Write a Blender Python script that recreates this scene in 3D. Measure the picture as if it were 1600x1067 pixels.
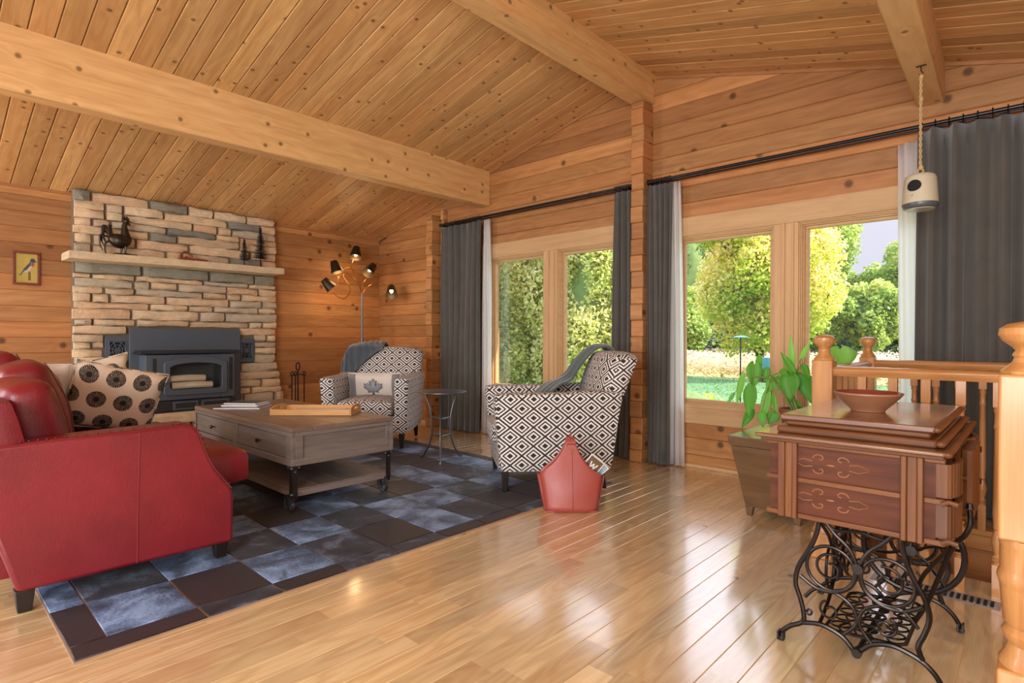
import bpy, bmesh, math, random
import numpy as np
from mathutils import Vector, Matrix, noise
from math import sin, cos, pi, radians

random.seed(7)
D = bpy.data
for o in list(D.objects):
    D.objects.remove(o)
SC = bpy.context.scene
COL = SC.collection

# ---------------------------------------------------------------- camera, world, sun, lights, exposure
CAMLOC = Vector((6.445, -4.329, 1.03))
yaw, pit, rol = .7489, -.0055, .0030
fw = Vector((-sin(yaw) * cos(pit), cos(yaw) * cos(pit), sin(pit)))
rt = Vector((cos(yaw), sin(yaw), 0))
up = rt.cross(fw)
R_ = rt * cos(rol) + up * sin(rol)
U_ = up * cos(rol) - rt * sin(rol)
cd = D.cameras.new('camera')
cam = D.objects.new('camera', cd)
COL.objects.link(cam)
cam.matrix_world = Matrix(((R_.x, U_.x, -fw.x, CAMLOC.x), (R_.y, U_.y, -fw.y, CAMLOC.y), (R_.z, U_.z, -fw.z, CAMLOC.z), (0, 0, 0, 1)))
cd.sensor_width = 36
cd.lens = 36 * 885 / 1600
cd.clip_start = .05
cd.clip_end = 400
SC.camera = cam

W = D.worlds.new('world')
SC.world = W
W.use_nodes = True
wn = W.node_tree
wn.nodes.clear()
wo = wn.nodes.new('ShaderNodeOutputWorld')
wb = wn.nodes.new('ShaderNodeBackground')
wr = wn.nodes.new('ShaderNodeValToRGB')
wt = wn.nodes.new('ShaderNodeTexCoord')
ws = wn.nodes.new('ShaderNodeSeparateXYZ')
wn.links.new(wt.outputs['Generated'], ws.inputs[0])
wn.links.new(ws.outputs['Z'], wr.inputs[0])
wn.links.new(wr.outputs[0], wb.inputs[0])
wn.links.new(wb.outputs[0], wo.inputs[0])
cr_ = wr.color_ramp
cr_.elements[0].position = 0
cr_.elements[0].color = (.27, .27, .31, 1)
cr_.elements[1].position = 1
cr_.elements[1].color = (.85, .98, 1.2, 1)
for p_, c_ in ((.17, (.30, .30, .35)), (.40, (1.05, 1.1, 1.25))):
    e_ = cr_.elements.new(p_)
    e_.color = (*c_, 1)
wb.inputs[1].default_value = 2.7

def light(name, typ, loc, target, energy, color=(1, 1, 1), size=1, size_y=None):
    l = D.lights.new(name, typ)
    l.energy = energy
    l.color = color
    if typ == 'AREA':
        l.size = size
        if size_y:
            l.shape = 'RECTANGLE'
            l.size_y = size_y
    elif typ == 'SUN':
        l.angle = size
    else:
        l.shadow_soft_size = size
    o = D.objects.new(name, l)
    COL.objects.link(o)
    o.location = loc
    if target is not None:
        o.rotation_euler = (Vector(target) - Vector(loc)).to_track_quat('-Z', 'Y').to_euler()
    return o

light('sun', 'SUN', (0, 10, 10), (-7.0, 7.6, 4.4), 11.0, (1, .93, .82), .012)
light('rear_fill_light', 'AREA', (6.6, -6.9, 1.6), (2.6, 0, 1.5), 235, (.95, .97, 1), 2.3, 2.2)  # soft fill added behind the camera, no window modelled there
light('rear_left_fill', 'AREA', (.55, -6.9, 1.5), (2.6, -1, 1.3), 85, (.95, .97, 1), 1.0, 2.0)  # weaker added fill from the rear left corner
light('side_fill_light', 'AREA', (7.75, -3.6, 1.6), (0, -2.4, 1.4), 42, (.95, .97, 1), 2.6, 2.0)  # added fill from the right side, not a fixture of the room
SC.view_settings.view_transform = 'Standard'
SC.view_settings.look = 'None'
SC.view_settings.gamma = 1
SC.view_settings.use_curve_mapping = False
SC.view_settings.exposure = 0.0

# ---------------------------------------------------------------- material helpers
class M:
    """small node helper"""
    def __init__(s, name):
        s.m = D.materials.new(name)
        s.m.use_nodes = True
        s.t = s.m.node_tree
        s.b = s.t.nodes['Principled BSDF']
        s.out = s.t.nodes['Material Output']
    def n(s, typ, **kw):
        nd = s.t.nodes.new('ShaderNode' + typ)
        for k, v in kw.items():
            if k == 'ins':
                for i, val in v.items():
                    if hasattr(val, 'is_linked') or isinstance(val, bpy.types.NodeSocket):
                        s.t.links.new(val, nd.inputs[i])
                    else:
                        nd.inputs[i].default_value = val
            else:
                setattr(nd, k, v)
        return nd
    def math(s, op, a, b=None, c=None):
        ins = {0: a}
        if b is not None:
            ins[1] = b
        if c is not None:
            ins[2] = c
        return s.n('Math', operation=op, ins=ins).outputs[0]
    def noise(s, vec, scale=5, detail=3, rough=.5, dist=0):
        nd = s.n('TexNoise', ins={'Scale': scale, 'Detail': detail, 'Roughness': rough, 'Distortion': dist})
        if vec is not None:
            s.t.links.new(vec, nd.inputs['Vector'])
        return nd.outputs[0]
    def ramp(s, fac, stops, interp='LINEAR'):
        r = s.n('ValToRGB')
        s.t.links.new(fac, r.inputs[0])
        cr = r.color_ramp
        cr.interpolation = interp
        while len(cr.elements) < len(stops):
            cr.elements.new(.5)
        for e, (p, c) in zip(cr.elements, stops):
            e.position = p
            e.color = (*c, 1) if len(c) == 3 else c
        return r.outputs[0]
    def mix(s, f, a, b, mode='MIX'):
        nd = s.n('Mix', data_type='RGBA', blend_type=mode)
        for i, v in ((0, f), (6, a), (7, b)):
            if isinstance(v, bpy.types.NodeSocket):
                s.t.links.new(v, nd.inputs[i])
            else:
                nd.inputs[i].default_value = v if i == 0 else (*v, 1)
        return nd.outputs[2]
    def set(s, **kw):
        for k, v in kw.items():
            k = k.replace('_', ' ')
            if isinstance(v, bpy.types.NodeSocket):
                s.t.links.new(v, s.b.inputs[k])
            else:
                s.b.inputs[k].default_value = (*v, 1) if isinstance(v, tuple) and len(v) == 3 else v
    def bump(s, h, strength=.3, dist=.01):
        b = s.n('Bump', ins={'Strength': strength, 'Distance': dist, 'Height': h})
        s.t.links.new(b.outputs[0], s.b.inputs['Normal'])
    def uv(s):
        return s.n('TexCoord').outputs['UV']
    def obj(s):
        return s.n('TexCoord').outputs['Object']

def sr(r, g, b):
    f = lambda c: (c / 255 / 12.92) if c / 255 <= .04045 else ((c / 255 + .055) / 1.055) ** 2.4
    return (f(r), f(g), f(b))

def wood(name, dark, light, knot=None, knots=1.0, tone=(.75, 1.12), rough=.45, spec=.4, grain=14, rings=45, ringmix=.5, coat=0, coat_ior=1.5, kscale=2.0, ksize=.045, red=None, bump=.12):
    m = M(name)
    sep = m.n('SeparateXYZ', ins={0: m.uv()})
    u, v = sep.outputs[0], sep.outputs[1]
    k = m.math('ROUND', m.math('DIVIDE', v, 10.0))
    vl = m.math('SUBTRACT', v, m.math('MULTIPLY', k, 10.0))
    wnz = m.n('TexWhiteNoise', noise_dimensions='1D', ins={'W': k})
    rnd = wnz.outputs['Value']
    rc = m.n('SeparateColor', ins={0: wnz.outputs['Color']})
    uo = m.math('ADD', u, m.math('MULTIPLY', rnd, 37.0))
    def vec(a, b):
        return m.n('CombineXYZ', ins={0: m.math('MULTIPLY', uo, a), 1: m.math('MULTIPLY', vl, b), 2: m.math('MULTIPLY', k, .731)}).outputs[0]
    # knots
    vk = vec(1.0, 1.0)
    vor = m.n('TexVoronoi', feature='F1', voronoi_dimensions='2D', ins={'Vector': vk, 'Scale': kscale})
    kd = vor.outputs['Distance']
    kcol = m.n('SeparateColor', ins={0: vor.outputs['Color']}).outputs[0]
    has = m.math('LESS_THAN', kcol, .75 * min(knots, 1.3)) if knots > 0 else None
    low = m.noise(vec(.9, 5), 1.3, 2, .5)
    if has is not None:
        near = m.n('MapRange', ins={0: kd, 1: 0, 2: .3, 3: .11, 4: 0}).outputs[0]
        low = m.math('ADD', low, m.math('MULTIPLY', near, has))
    ring = m.math('MULTIPLY_ADD', m.math('SINE', m.math('MULTIPLY', low, float(rings))), .5, .5)
    fine = m.noise(vec(2.2, grain * 7), 3.0, 3, .6)
    broad = m.noise(vec(.8, grain), 1.6, 3, .55)
    f = m.math('ADD', m.math('MULTIPLY', ring, ringmix * .6), m.math('ADD', m.math('MULTIPLY', fine, .45), m.math('MULTIPLY', broad, .75 - ringmix * .3)))
    f = m.n('MapRange', ins={0: f, 1: .35, 2: 1.05, 3: 0, 4: 1}).outputs[0]
    c = m.mix(f, light, dark)
    if red is not None:
        c = m.mix(m.math('MULTIPLY', rc.outputs[1], .8), c, m.mix(.5, c, red))
    if has is not None:
        kk = kscale * ksize * .5
        kf = m.n('MapRange', interpolation_type='SMOOTHSTEP', ins={0: kd, 1: kk * .5, 2: kk * 1.5, 3: 1, 4: 0}).outputs[0]
        kf = m.math('MULTIPLY', kf, has)
        c = m.mix(m.math('MULTIPLY', kf, .85), c, knot or tuple(x * .35 for x in dark))
    t = m.n('MapRange', ins={0: rnd, 1: 0, 2: 1, 3: tone[0], 4: tone[1]}).outputs[0]
    tc = m.n('CombineXYZ', ins={0: t, 1: t, 2: t}).outputs[0]
    c = m.mix(1.0, c, tc, 'MULTIPLY') if False else m.n('VectorMath', operation='MULTIPLY', ins={0: c, 1: tc}).outputs[0]
    m.set(Base_Color=c, Roughness=rough, Specular_IOR_Level=spec)
    if coat:
        m.set(Coat_Weight=coat, Coat_Roughness=.13, Coat_IOR=coat_ior)
    m.bump(f, bump, .004)
    return m.m

def plain(name, col, rough=.5, metal=0, nz=0, scale=30, bump=0, spec=.5, **kw):
    m = M(name)
    m.set(Roughness=rough, Metallic=metal, Specular_IOR_Level=spec, **kw)
    o = m.obj()
    h = m.noise(o, scale, 4, .6)
    if nz:
        m.set(Base_Color=m.mix(h, tuple(c * (1 - nz) for c in col), tuple(min(1, c * (1 + nz)) for c in col)))
    else:
        m.set(Base_Color=col)
    if bump:
        m.bump(h, bump, .004)
    return m.m

MT = {}
MT['log'] = wood('log_cedar', sr(144, 92, 47), sr(212, 157, 98), tone=(.70, 1.12), rough=.5, ksize=.05, kscale=2.6, knots=.8, red=sr(160, 88, 42), ringmix=.2)
MT['plank'] = wood('ceiling_pine', sr(176, 124, 70), sr(236, 192, 130), tone=(.78, 1.1), rough=.42, kscale=5.0, ksize=.026, knots=1.1, ringmix=.22, grain=16, red=sr(186, 120, 68))
MT['beam'] = wood('beam_fir', sr(190, 138, 82), sr(232, 188, 128), tone=(.95, 1.05), rough=.45, kscale=4.2, ksize=.03, knots=1.0, ringmix=.2)
MT['casing'] = wood('window_casing_wood', sr(182, 140, 94), sr(214, 176, 128), tone=(.96, 1.04), rough=.5, knots=0, ringmix=.12)
MT['oak_floor'] = wood('oak_floor', sr(184, 146, 98), sr(240, 216, 166), tone=(.76, 1.06), rough=.24, spec=.7, knots=.4, kscale=2.2, ksize=.03, ringmix=.32, rings=70, coat=1.0, coat_ior=2.0, red=sr(206, 162, 108), bump=.04)
MT['oak'] = wood('rail_oak', sr(158, 102, 52), sr(204, 150, 92), tone=(.97, 1.03), rough=.3, knots=0, ringmix=.35, coat=.3)
MT['grey_wood'] = wood('weathered_wood', sr(78, 70, 64), sr(134, 122, 112), tone=(.9, 1.08), rough=.55, knots=.3, ksize=.02, ringmix=.15, bump=.3)
MT['grey_wood_top'] = wood('weathered_wood_top', sr(88, 72, 62), sr(134, 114, 98), tone=(.9, 1.05), rough=.34, knots=.3, ksize=.02, ringmix=.15, spec=.6)
MT['tiger_oak'] = wood('cabinet_oak', sr(66, 36, 17), sr(126, 78, 42), tone=(.97, 1.03), rough=.42, spec=.3, knots=0, ringmix=.25, coat=.12)
MT['oak_top'] = wood('polished_cabinet_top', sr(68, 38, 20), sr(124, 76, 42), tone=(.97, 1.03), rough=.28, knots=0, ringmix=.25, coat=1.0, coat_ior=2.2)
MT['walnut_panel'] = wood('dark_panel_oak', sr(52, 22, 10), sr(100, 52, 28), tone=(.97, 1.03), rough=.5, spec=.25, knots=0, ringmix=.4, rings=60)
MT['planter'] = wood('planter_wood', sr(74, 52, 32), sr(112, 84, 56), tone=(.97, 1.03), rough=.3, knots=0, ringmix=.4, coat=.8, coat_ior=1.9)
MT['tray'] = wood('tray_wood', sr(176, 122, 62), sr(214, 166, 104), tone=(.95, 1.05), rough=.4, knots=0, ringmix=.2)
MT['dark_leg'] = plain('dark_stained_leg', (.012, .008, .006), .35)
MT['black'] = plain('black_metal', (.012, .012, .013), .45, .6)
MT['iron'] = plain('cast_iron_treadle', (.035, .028, .024), .3, .85, .4, 40)
MT['steel'] = plain('grey_steel', (.16, .18, .2), .38, .9, .2, 30)
MT['dark_steel'] = plain('dark_rusty_steel', (.05, .04, .035), .45, .8, .4, 40)
MT['bronze'] = plain('dark_bronze', (.06, .045, .03), .4, .8, .3, 30)
MT['stove'] = plain('stove_black', sr(84, 94, 104), .55, .2)
MT['stove_dark'] = plain('stove_dark', sr(44, 46, 50), .5, .2)
MT['rod'] = plain('curtain_rod_metal', (.035, .037, .042), .3, .8)
MT['white'] = plain('white_paper', (.8, .8, .78), .5)
MT['paper'] = plain('magazine_page', sr(196, 194, 190), .4, nz=.2, scale=25)
MT['darkprint'] = plain('magazine_cover', sr(70, 72, 74), .3, nz=.6, scale=20)
MT['brown_cover'] = plain('brown_cover', sr(100, 76, 48), .3, nz=.2, scale=20)
MT['bluecover'] = plain('blue_cover', sr(150, 178, 190), .3, nz=.5, scale=18)
MT['firelog'] = plain('birch_bark', sr(236, 230, 214), .8, nz=.15, scale=40, bump=.4)
MT['copper'] = plain('copper_red', sr(150, 84, 56), .35, .4, .2, 30)
MT['ceramic'] = plain('cream_ceramic', sr(196, 188, 160), .25, 0, .08, 12)
MT['slate_glaze'] = plain('slate_glaze', sr(84, 88, 90), .3)
MT['rope'] = plain('jute_rope', sr(190, 160, 110), .9, 0, .3, 200, .5)
MT['terracotta'] = plain('terracotta', sr(146, 98, 68), .4, 0, .15, 20)
MT['bowl_in'] = plain('bowl_glaze', sr(120, 58, 44), .2, 0, .2, 20)
MT['pot'] = plain('plant_pot', sr(120, 70, 44), .5, 0, .2, 20)
MT['soil'] = plain('potting_soil', sr(50, 36, 26), .95, 0, .4, 60, .6)
MT['vent_metal'] = plain('vent_grey', sr(150, 146, 142), .4, .3)
MT['hole_shade'] = plain('painted_hole_shade', (.01, .01, .01), .9)  # near-black that stands in for the shade inside openings
MT['stem'] = plain('plant_stem', sr(110, 120, 50), .5)
MT['maple_grey'] = plain('applique_grey', sr(150, 154, 160), .9, 0, .1, 150, .3)
MT['bark'] = plain('bark', sr(90, 76, 62), .9, 0, .35, 12, .6)
MT['pale_bark'] = plain('pale_bark', sr(190, 184, 172), .9, 0, .3, 8, .4)
MT['teal'] = plain('teal_plastic', sr(70, 140, 150), .4)
MT['seam'] = plain('stitch_seam', sr(120, 26, 32), .5)
MT['brass'] = plain('aged_brass', sr(150, 110, 60), .3, .9)

def leather(name, c1, c2):
    m = M(name)
    o = m.obj()
    big = m.noise(o, 3.5, 3, .6)
    v = m.n('TexVoronoi', feature='F1', ins={'Vector': o, 'Scale': 260.0}).outputs['Distance']
    cr = m.noise(o, 14, 5, .65, 1.2)
    m.set(Base_Color=m.mix(big, c1, c2), Roughness=m.n('MapRange', ins={0: cr, 1: .2, 2: .8, 3: .28, 4: .46}).outputs[0], Specular_IOR_Level=.55)
    m.bump(m.math('ADD', m.math('MULTIPLY', v, .35), cr), .22, .006)
    return m.m
MT['leather'] = leather('red_leather', sr(92, 13, 21), sr(140, 30, 40))
MT['bagleather'] = leather('coral_leather', sr(150, 66, 56), sr(172, 84, 72))

def cloth(name, col, col2=None, weave=400, rough=.9, sheen=.3, bump=.3):
    m = M(name)
    o = m.obj()
    n1 = m.noise(o, 8, 3, .6)
    n2 = m.noise(o, weave, 2, .6)
    m.set(Base_Color=m.mix(n1, col, col2 or tuple(min(1, c * 1.25) for c in col)), Roughness=rough, Sheen_Weight=sheen)
    m.bump(m.math('ADD', n2, m.math('MULTIPLY', n1, .5)), bump, .003)
    return m.m
MT['curtain'] = cloth('charcoal_curtain', sr(72, 69, 62), sr(94, 90, 82), 300)
MT['throw'] = cloth('slate_throw', sr(44, 54, 62), sr(74, 86, 94), 120, .95, .6, .8)
MT['throw_green'] = cloth('grey_green_throw', sr(60, 76, 74), sr(86, 100, 96), 120, .95, .6, .8)
MT['linen'] = cloth('cream_linen', sr(214, 204, 190), sr(226, 218, 206), 300)
MT['grey_linen'] = cloth('grey_linen', sr(120, 120, 120), sr(140, 138, 138), 300)

def sheer():
    m = M('white_sheer')
    t = m.t
    d = m.n('BsdfDiffuse', ins={'Color': (.93, .93, .92, 1)})
    tr = m.n('BsdfTranslucent', ins={'Color': (.97, .97, .96, 1)})
    tp = m.n('BsdfTransparent')
    a = m.n('MixShader', ins={0: .68, 1: d.outputs[0], 2: tr.outputs[0]})
    b = m.n('MixShader', ins={0: .12, 1: a.outputs[0], 2: tp.outputs[0]})
    t.links.new(b.outputs[0], m.out.inputs[0])
    return m.m
MT['sheer'] = sheer()

def glass(name='window_glass', tint=(1, 1, 1), refl=1.0):
    m = M(name)
    tp = m.n('BsdfTransparent', ins={'Color': (*tint, 1)})
    gl = m.n('BsdfGlossy', ins={'Roughness': .02})
    fr = m.n('Fresnel', ins={'IOR': 1.45})
    f = m.math('MULTIPLY', fr.outputs[0], refl)
    a = m.n('MixShader', ins={0: f, 1: tp.outputs[0], 2: gl.outputs[0]})
    m.t.links.new(a.outputs[0], m.out.inputs[0])
    return m.m
MT['glass'] = glass(refl=.45)
MT['stoveglass'] = glass('stove_glass', (.96, .94, .90), .6)

def diamonds():
    m = M('diamond_fabric')
    sep = m.n('SeparateXYZ', ins={0: m.uv()})
    u, v = sep.outputs[0], sep.outputs[1]
    P = .124
    v = m.math('FLOORED_MODULO', m.math('ADD', v, 5000.0), 10.0)
    u = m.math('MULTIPLY', u, .80)
    def cell(a):
        fr = m.math('FRACT', m.math('ADD', m.math('DIVIDE', a, P), 100.5))
        return m.math('ABSOLUTE', m.math('SUBTRACT', fr, .5))
    mm = m.math('MAXIMUM', cell(m.math('ADD', u, v)), cell(m.math('SUBTRACT', u, v)))
    blk, wh = sr(44, 40, 40), sr(226, 220, 212)
    c = m.ramp(mm, [(0, blk), (.14, wh), (.245, blk), (.335, wh), (.44, blk)], 'CONSTANT')
    n2 = m.noise(m.obj(), 350, 2, .6)
    m.set(Base_Color=c, Roughness=.85)
    return m.m
MT['diamond'] = diamonds()

def dots():
    """cream cushion cloth printed with round black chrysanthemum dots"""
    m = M('dot_print_fabric')
    sep = m.n('SeparateXYZ', ins={0: m.uv()})
    u, v = sep.outputs[0], sep.outputs[1]
    P = .135
    row = m.math('FLOOR', m.math('DIVIDE', v, P))
    sh = m.math('MULTIPLY', m.math('FLOORED_MODULO', row, 2.0), P * .5)
    fu = m.math('SUBTRACT', m.math('FLOORED_MODULO', m.math('ADD', m.math('ADD', u, sh), 20 * P), P), P / 2)
    fv = m.math('SUBTRACT', m.math('FLOORED_MODULO', m.math('ADD', v, 20 * P), P), P / 2)
    r = m.math('SQRT', m.math('ADD', m.math('MULTIPLY', fu, fu), m.math('MULTIPLY', fv, fv)))
    an = m.math('ARCTAN2', fv, fu)
    jag = m.noise(m.uv(), 160, 2, .5)
    pet = m.math('SINE', m.math('ADD', m.math('MULTIPLY', an, 26.0), m.math('MULTIPLY', jag, 9.0)))
    ins = m.math('LESS_THAN', m.math('ADD', r, m.math('MULTIPLY', jag, .006)), .052)
    lines = m.math('MULTIPLY', m.math('GREATER_THAN', pet, .72), m.math('GREATER_THAN', r, .016))
    blk = m.math('MULTIPLY', ins, m.math('SUBTRACT', 1.0, m.math('MULTIPLY', lines, .6)))
    c = m.mix(blk, sr(222, 206, 182), sr(28, 24, 24))
    m.set(Base_Color=c, Roughness=.85)
    m.bump(m.noise(m.uv(), 400, 2), .2, .002)
    return m.m
MT['dots'] = dots()

def stone(name, cols, grey):
    m = M(name)
    o = m.obj()
    oi = m.n('ObjectInfo').outputs['Random']
    n1 = m.noise(o, 9, 5, .65, .6)
    n2 = m.noise(o, 40, 4, .7)
    mp = m.n('Mapping', ins={'Vector': o, 'Scale': (1, 3, 16)}).outputs[0]
    n3 = m.noise(mp, 2.5, 4, .6)
    base = m.ramp(oi, cols)
    c = m.mix(m.n('MapRange', ins={0: n1, 1: .45, 2: .75, 3: 0, 4: .65}).outputs[0], base, grey)
    c = m.mix(m.n('MapRange', ins={0: n3, 1: .5, 2: .8, 3: 0, 4: .5}).outputs[0], c, tuple(x * .55 for x in grey))
    c = m.mix(m.math('MULTIPLY', n2, .35), c, tuple(min(1, x * 1.5) for x in cols[1][1]))
    m.set(Base_Color=c, Roughness=.9)
    m.bump(m.math('ADD', m.math('MULTIPLY', n2, .5), m.math('ADD', n1, n3)), .6, .02)
    return m.m
MT['stone'] = stone('ledge_stone', [(0, sr(218, 176, 134)), (.3, sr(236, 206, 168)), (.5, sr(204, 160, 124)), (.7, sr(184, 168, 148)), (.85, sr(230, 194, 156)), (1, sr(208, 152, 112))], sr(146, 134, 118))
MT['stone_grey'] = stone('grey_ledge_stone', [(0, sr(140, 138, 122)), (.5, sr(150, 142, 120)), (1, sr(128, 128, 116))], sr(96, 98, 88))
MT['stone_slab'] = stone('stone_slab', [(0, sr(214, 190, 154)), (1, sr(220, 196, 160))], sr(186, 168, 136))
MT['mortar'] = plain('mortar', sr(120, 104, 84), .95, 0, .2, 40, .4)

def hide(name, stops, patch):
    m = M(name)
    o = m.obj()
    oi = m.n('ObjectInfo').outputs['Random']
    off = m.n('VectorMath', operation='ADD', ins={0: o, 1: m.n('CombineXYZ', ins={0: m.math('MULTIPLY', oi, 31.0), 1: m.math('MULTIPLY', oi, 17.0)}).outputs[0]}).outputs[0]
    n1 = m.noise(off, patch, 5, .62, .6)
    n2 = m.noise(off, 90, 3, .7)
    f = m.math('ADD', m.math('MULTIPLY', n1, .75), m.math('MULTIPLY', n2, .25))
    m.set(Base_Color=m.ramp(f, stops), Roughness=.45, Sheen_Weight=.08, Sheen_Roughness=.4, Specular_IOR_Level=.5)
    m.bump(n2, .35, .003)
    return m.m
MT['hide_sheen'] = hide('hide_painted_sheen', [(.36, sr(22, 28, 40)), (.47, sr(70, 92, 124)), (.6, sr(134, 164, 204)), (1, sr(176, 202, 236))], 5)  # window sheen on the hide, painted in as blue-grey
MT['hide_mix'] = hide('mottled_hide', [(.38, sr(18, 16, 20)), (.52, sr(46, 50, 62)), (.7, sr(116, 134, 160))], 6)
MT['hide_brown'] = hide('dark_brown_hide', [(.3, sr(22, 13, 12)), (.6, sr(38, 24, 22)), (.9, sr(66, 46, 42))], 4)

def leafmat(name, cols, trans=.5, rough=.55):
    """leaf colour picked per leaf from the u coordinate"""
    m = M(name)
    sep = m.n('SeparateXYZ', ins={0: m.uv()})
    c = m.ramp(sep.outputs[0], cols)
    d = m.n('BsdfPrincipled', ins={'Base Color': c, 'Roughness': rough, 'Specular IOR Level': .35})
    tc = m.mix(1.0, c, (1.2, 1.2, .82), 'MULTIPLY')
    tr = m.n('BsdfTranslucent', ins={'Color': tc})
    a = m.n('MixShader', ins={0: trans, 1: d.outputs[0], 2: tr.outputs[0]})
    m.t.links.new(a.outputs[0], m.out.inputs[0])
    return m.m
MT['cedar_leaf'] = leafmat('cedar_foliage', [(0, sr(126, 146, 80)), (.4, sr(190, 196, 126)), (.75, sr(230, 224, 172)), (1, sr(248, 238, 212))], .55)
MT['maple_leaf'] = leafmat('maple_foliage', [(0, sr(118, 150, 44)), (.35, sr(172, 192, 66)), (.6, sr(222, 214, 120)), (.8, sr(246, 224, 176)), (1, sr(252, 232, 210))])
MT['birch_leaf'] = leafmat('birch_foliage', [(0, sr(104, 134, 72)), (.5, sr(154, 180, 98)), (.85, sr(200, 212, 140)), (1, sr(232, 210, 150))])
MT['dark_leaf'] = leafmat('dark_foliage', [(0, sr(70, 100, 72)), (.5, sr(112, 142, 104)), (1, sr(168, 188, 150))])
MT['meadow'] = leafmat('meadow_stalks', [(0, sr(140, 146, 96)), (.35, sr(196, 170, 150)), (.7, sr(226, 200, 190)), (1, sr(240, 224, 220))])
MT['grass'] = leafmat('lawn_blades', [(0, sr(84, 128, 84)), (1, sr(128, 164, 112))])
MT['house_leaf'] = leafmat('anthurium_leaf', [(0, sr(104, 176, 60)), (.5, sr(138, 204, 84)), (1, sr(172, 220, 120))], .55, .4)
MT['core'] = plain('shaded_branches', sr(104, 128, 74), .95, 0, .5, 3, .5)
MT['lawn'] = plain('lawn_ground', sr(96, 132, 92), .95, 0, .25, .8)
MT['field'] = plain('field_ground', sr(186, 168, 120), .95, 0, .25, .8)

def emis(name, col, e):
    m = M(name)
    m.set(Base_Color=col, Emission_Color=col, Emission_Strength=e)
    return m.m
MT['bulb'] = emis('lit_bulb', (1, .72, .4), 6)

# ---------------------------------------------------------------- geometry helpers
def wm(o):
    return wm(o.parent) @ o.matrix_parent_inverse @ o.matrix_basis if o.parent else o.matrix_basis.copy()

KC = [0]
def newk():
    KC[0] += 1
    return (KC[0] * 37) % 1009

def link(name, me, mat=None, parent=None, kind=None, label=None):
    o = D.objects.new(name, me)
    if mat is not None and hasattr(me, 'materials') and len(me.materials) == 0:
        me.materials.append(mat)
    COL.objects.link(o)
    if parent is not None:
        o.parent = parent
        o.matrix_parent_inverse = wm(parent).inverted()
    if kind:
        o['kind'] = kind
    if label:
        o['label'] = label
    return o

def empty(name, loc=(0, 0, 0), rz=0):
    o = D.objects.new(name, None)
    o.empty_display_size = .1
    COL.objects.link(o)
    o.matrix_basis = Matrix.Translation(Vector(loc)) @ Matrix.Rotation(rz, 4, 'Z')
    return o

def tag(o, label=None, cat=None, group=None, kind=None):
    if label:
        o['label'] = label
    if cat:
        o['category'] = cat
    if group:
        o['group'] = group
    if kind:
        o['kind'] = kind
    return o

def thing(name, label, cat, loc=(0, 0, 0), rz=0, group=None):
    return tag(empty(name, loc, rz), label, cat, group)

def place(o, loc, rz=0):
    o.matrix_basis = Matrix.Translation(Vector(loc)) @ Matrix.Rotation(rz, 4, 'Z')
    return o

def copy_tree(o, parent=None):
    c = o.copy()
    COL.objects.link(c)
    if parent is not None:
        c.parent = parent
        c.matrix_parent_inverse = o.matrix_parent_inverse.copy()
    for ch in [x for x in D.objects if x.parent == o]:
        copy_tree(ch, c)
    return c

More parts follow.
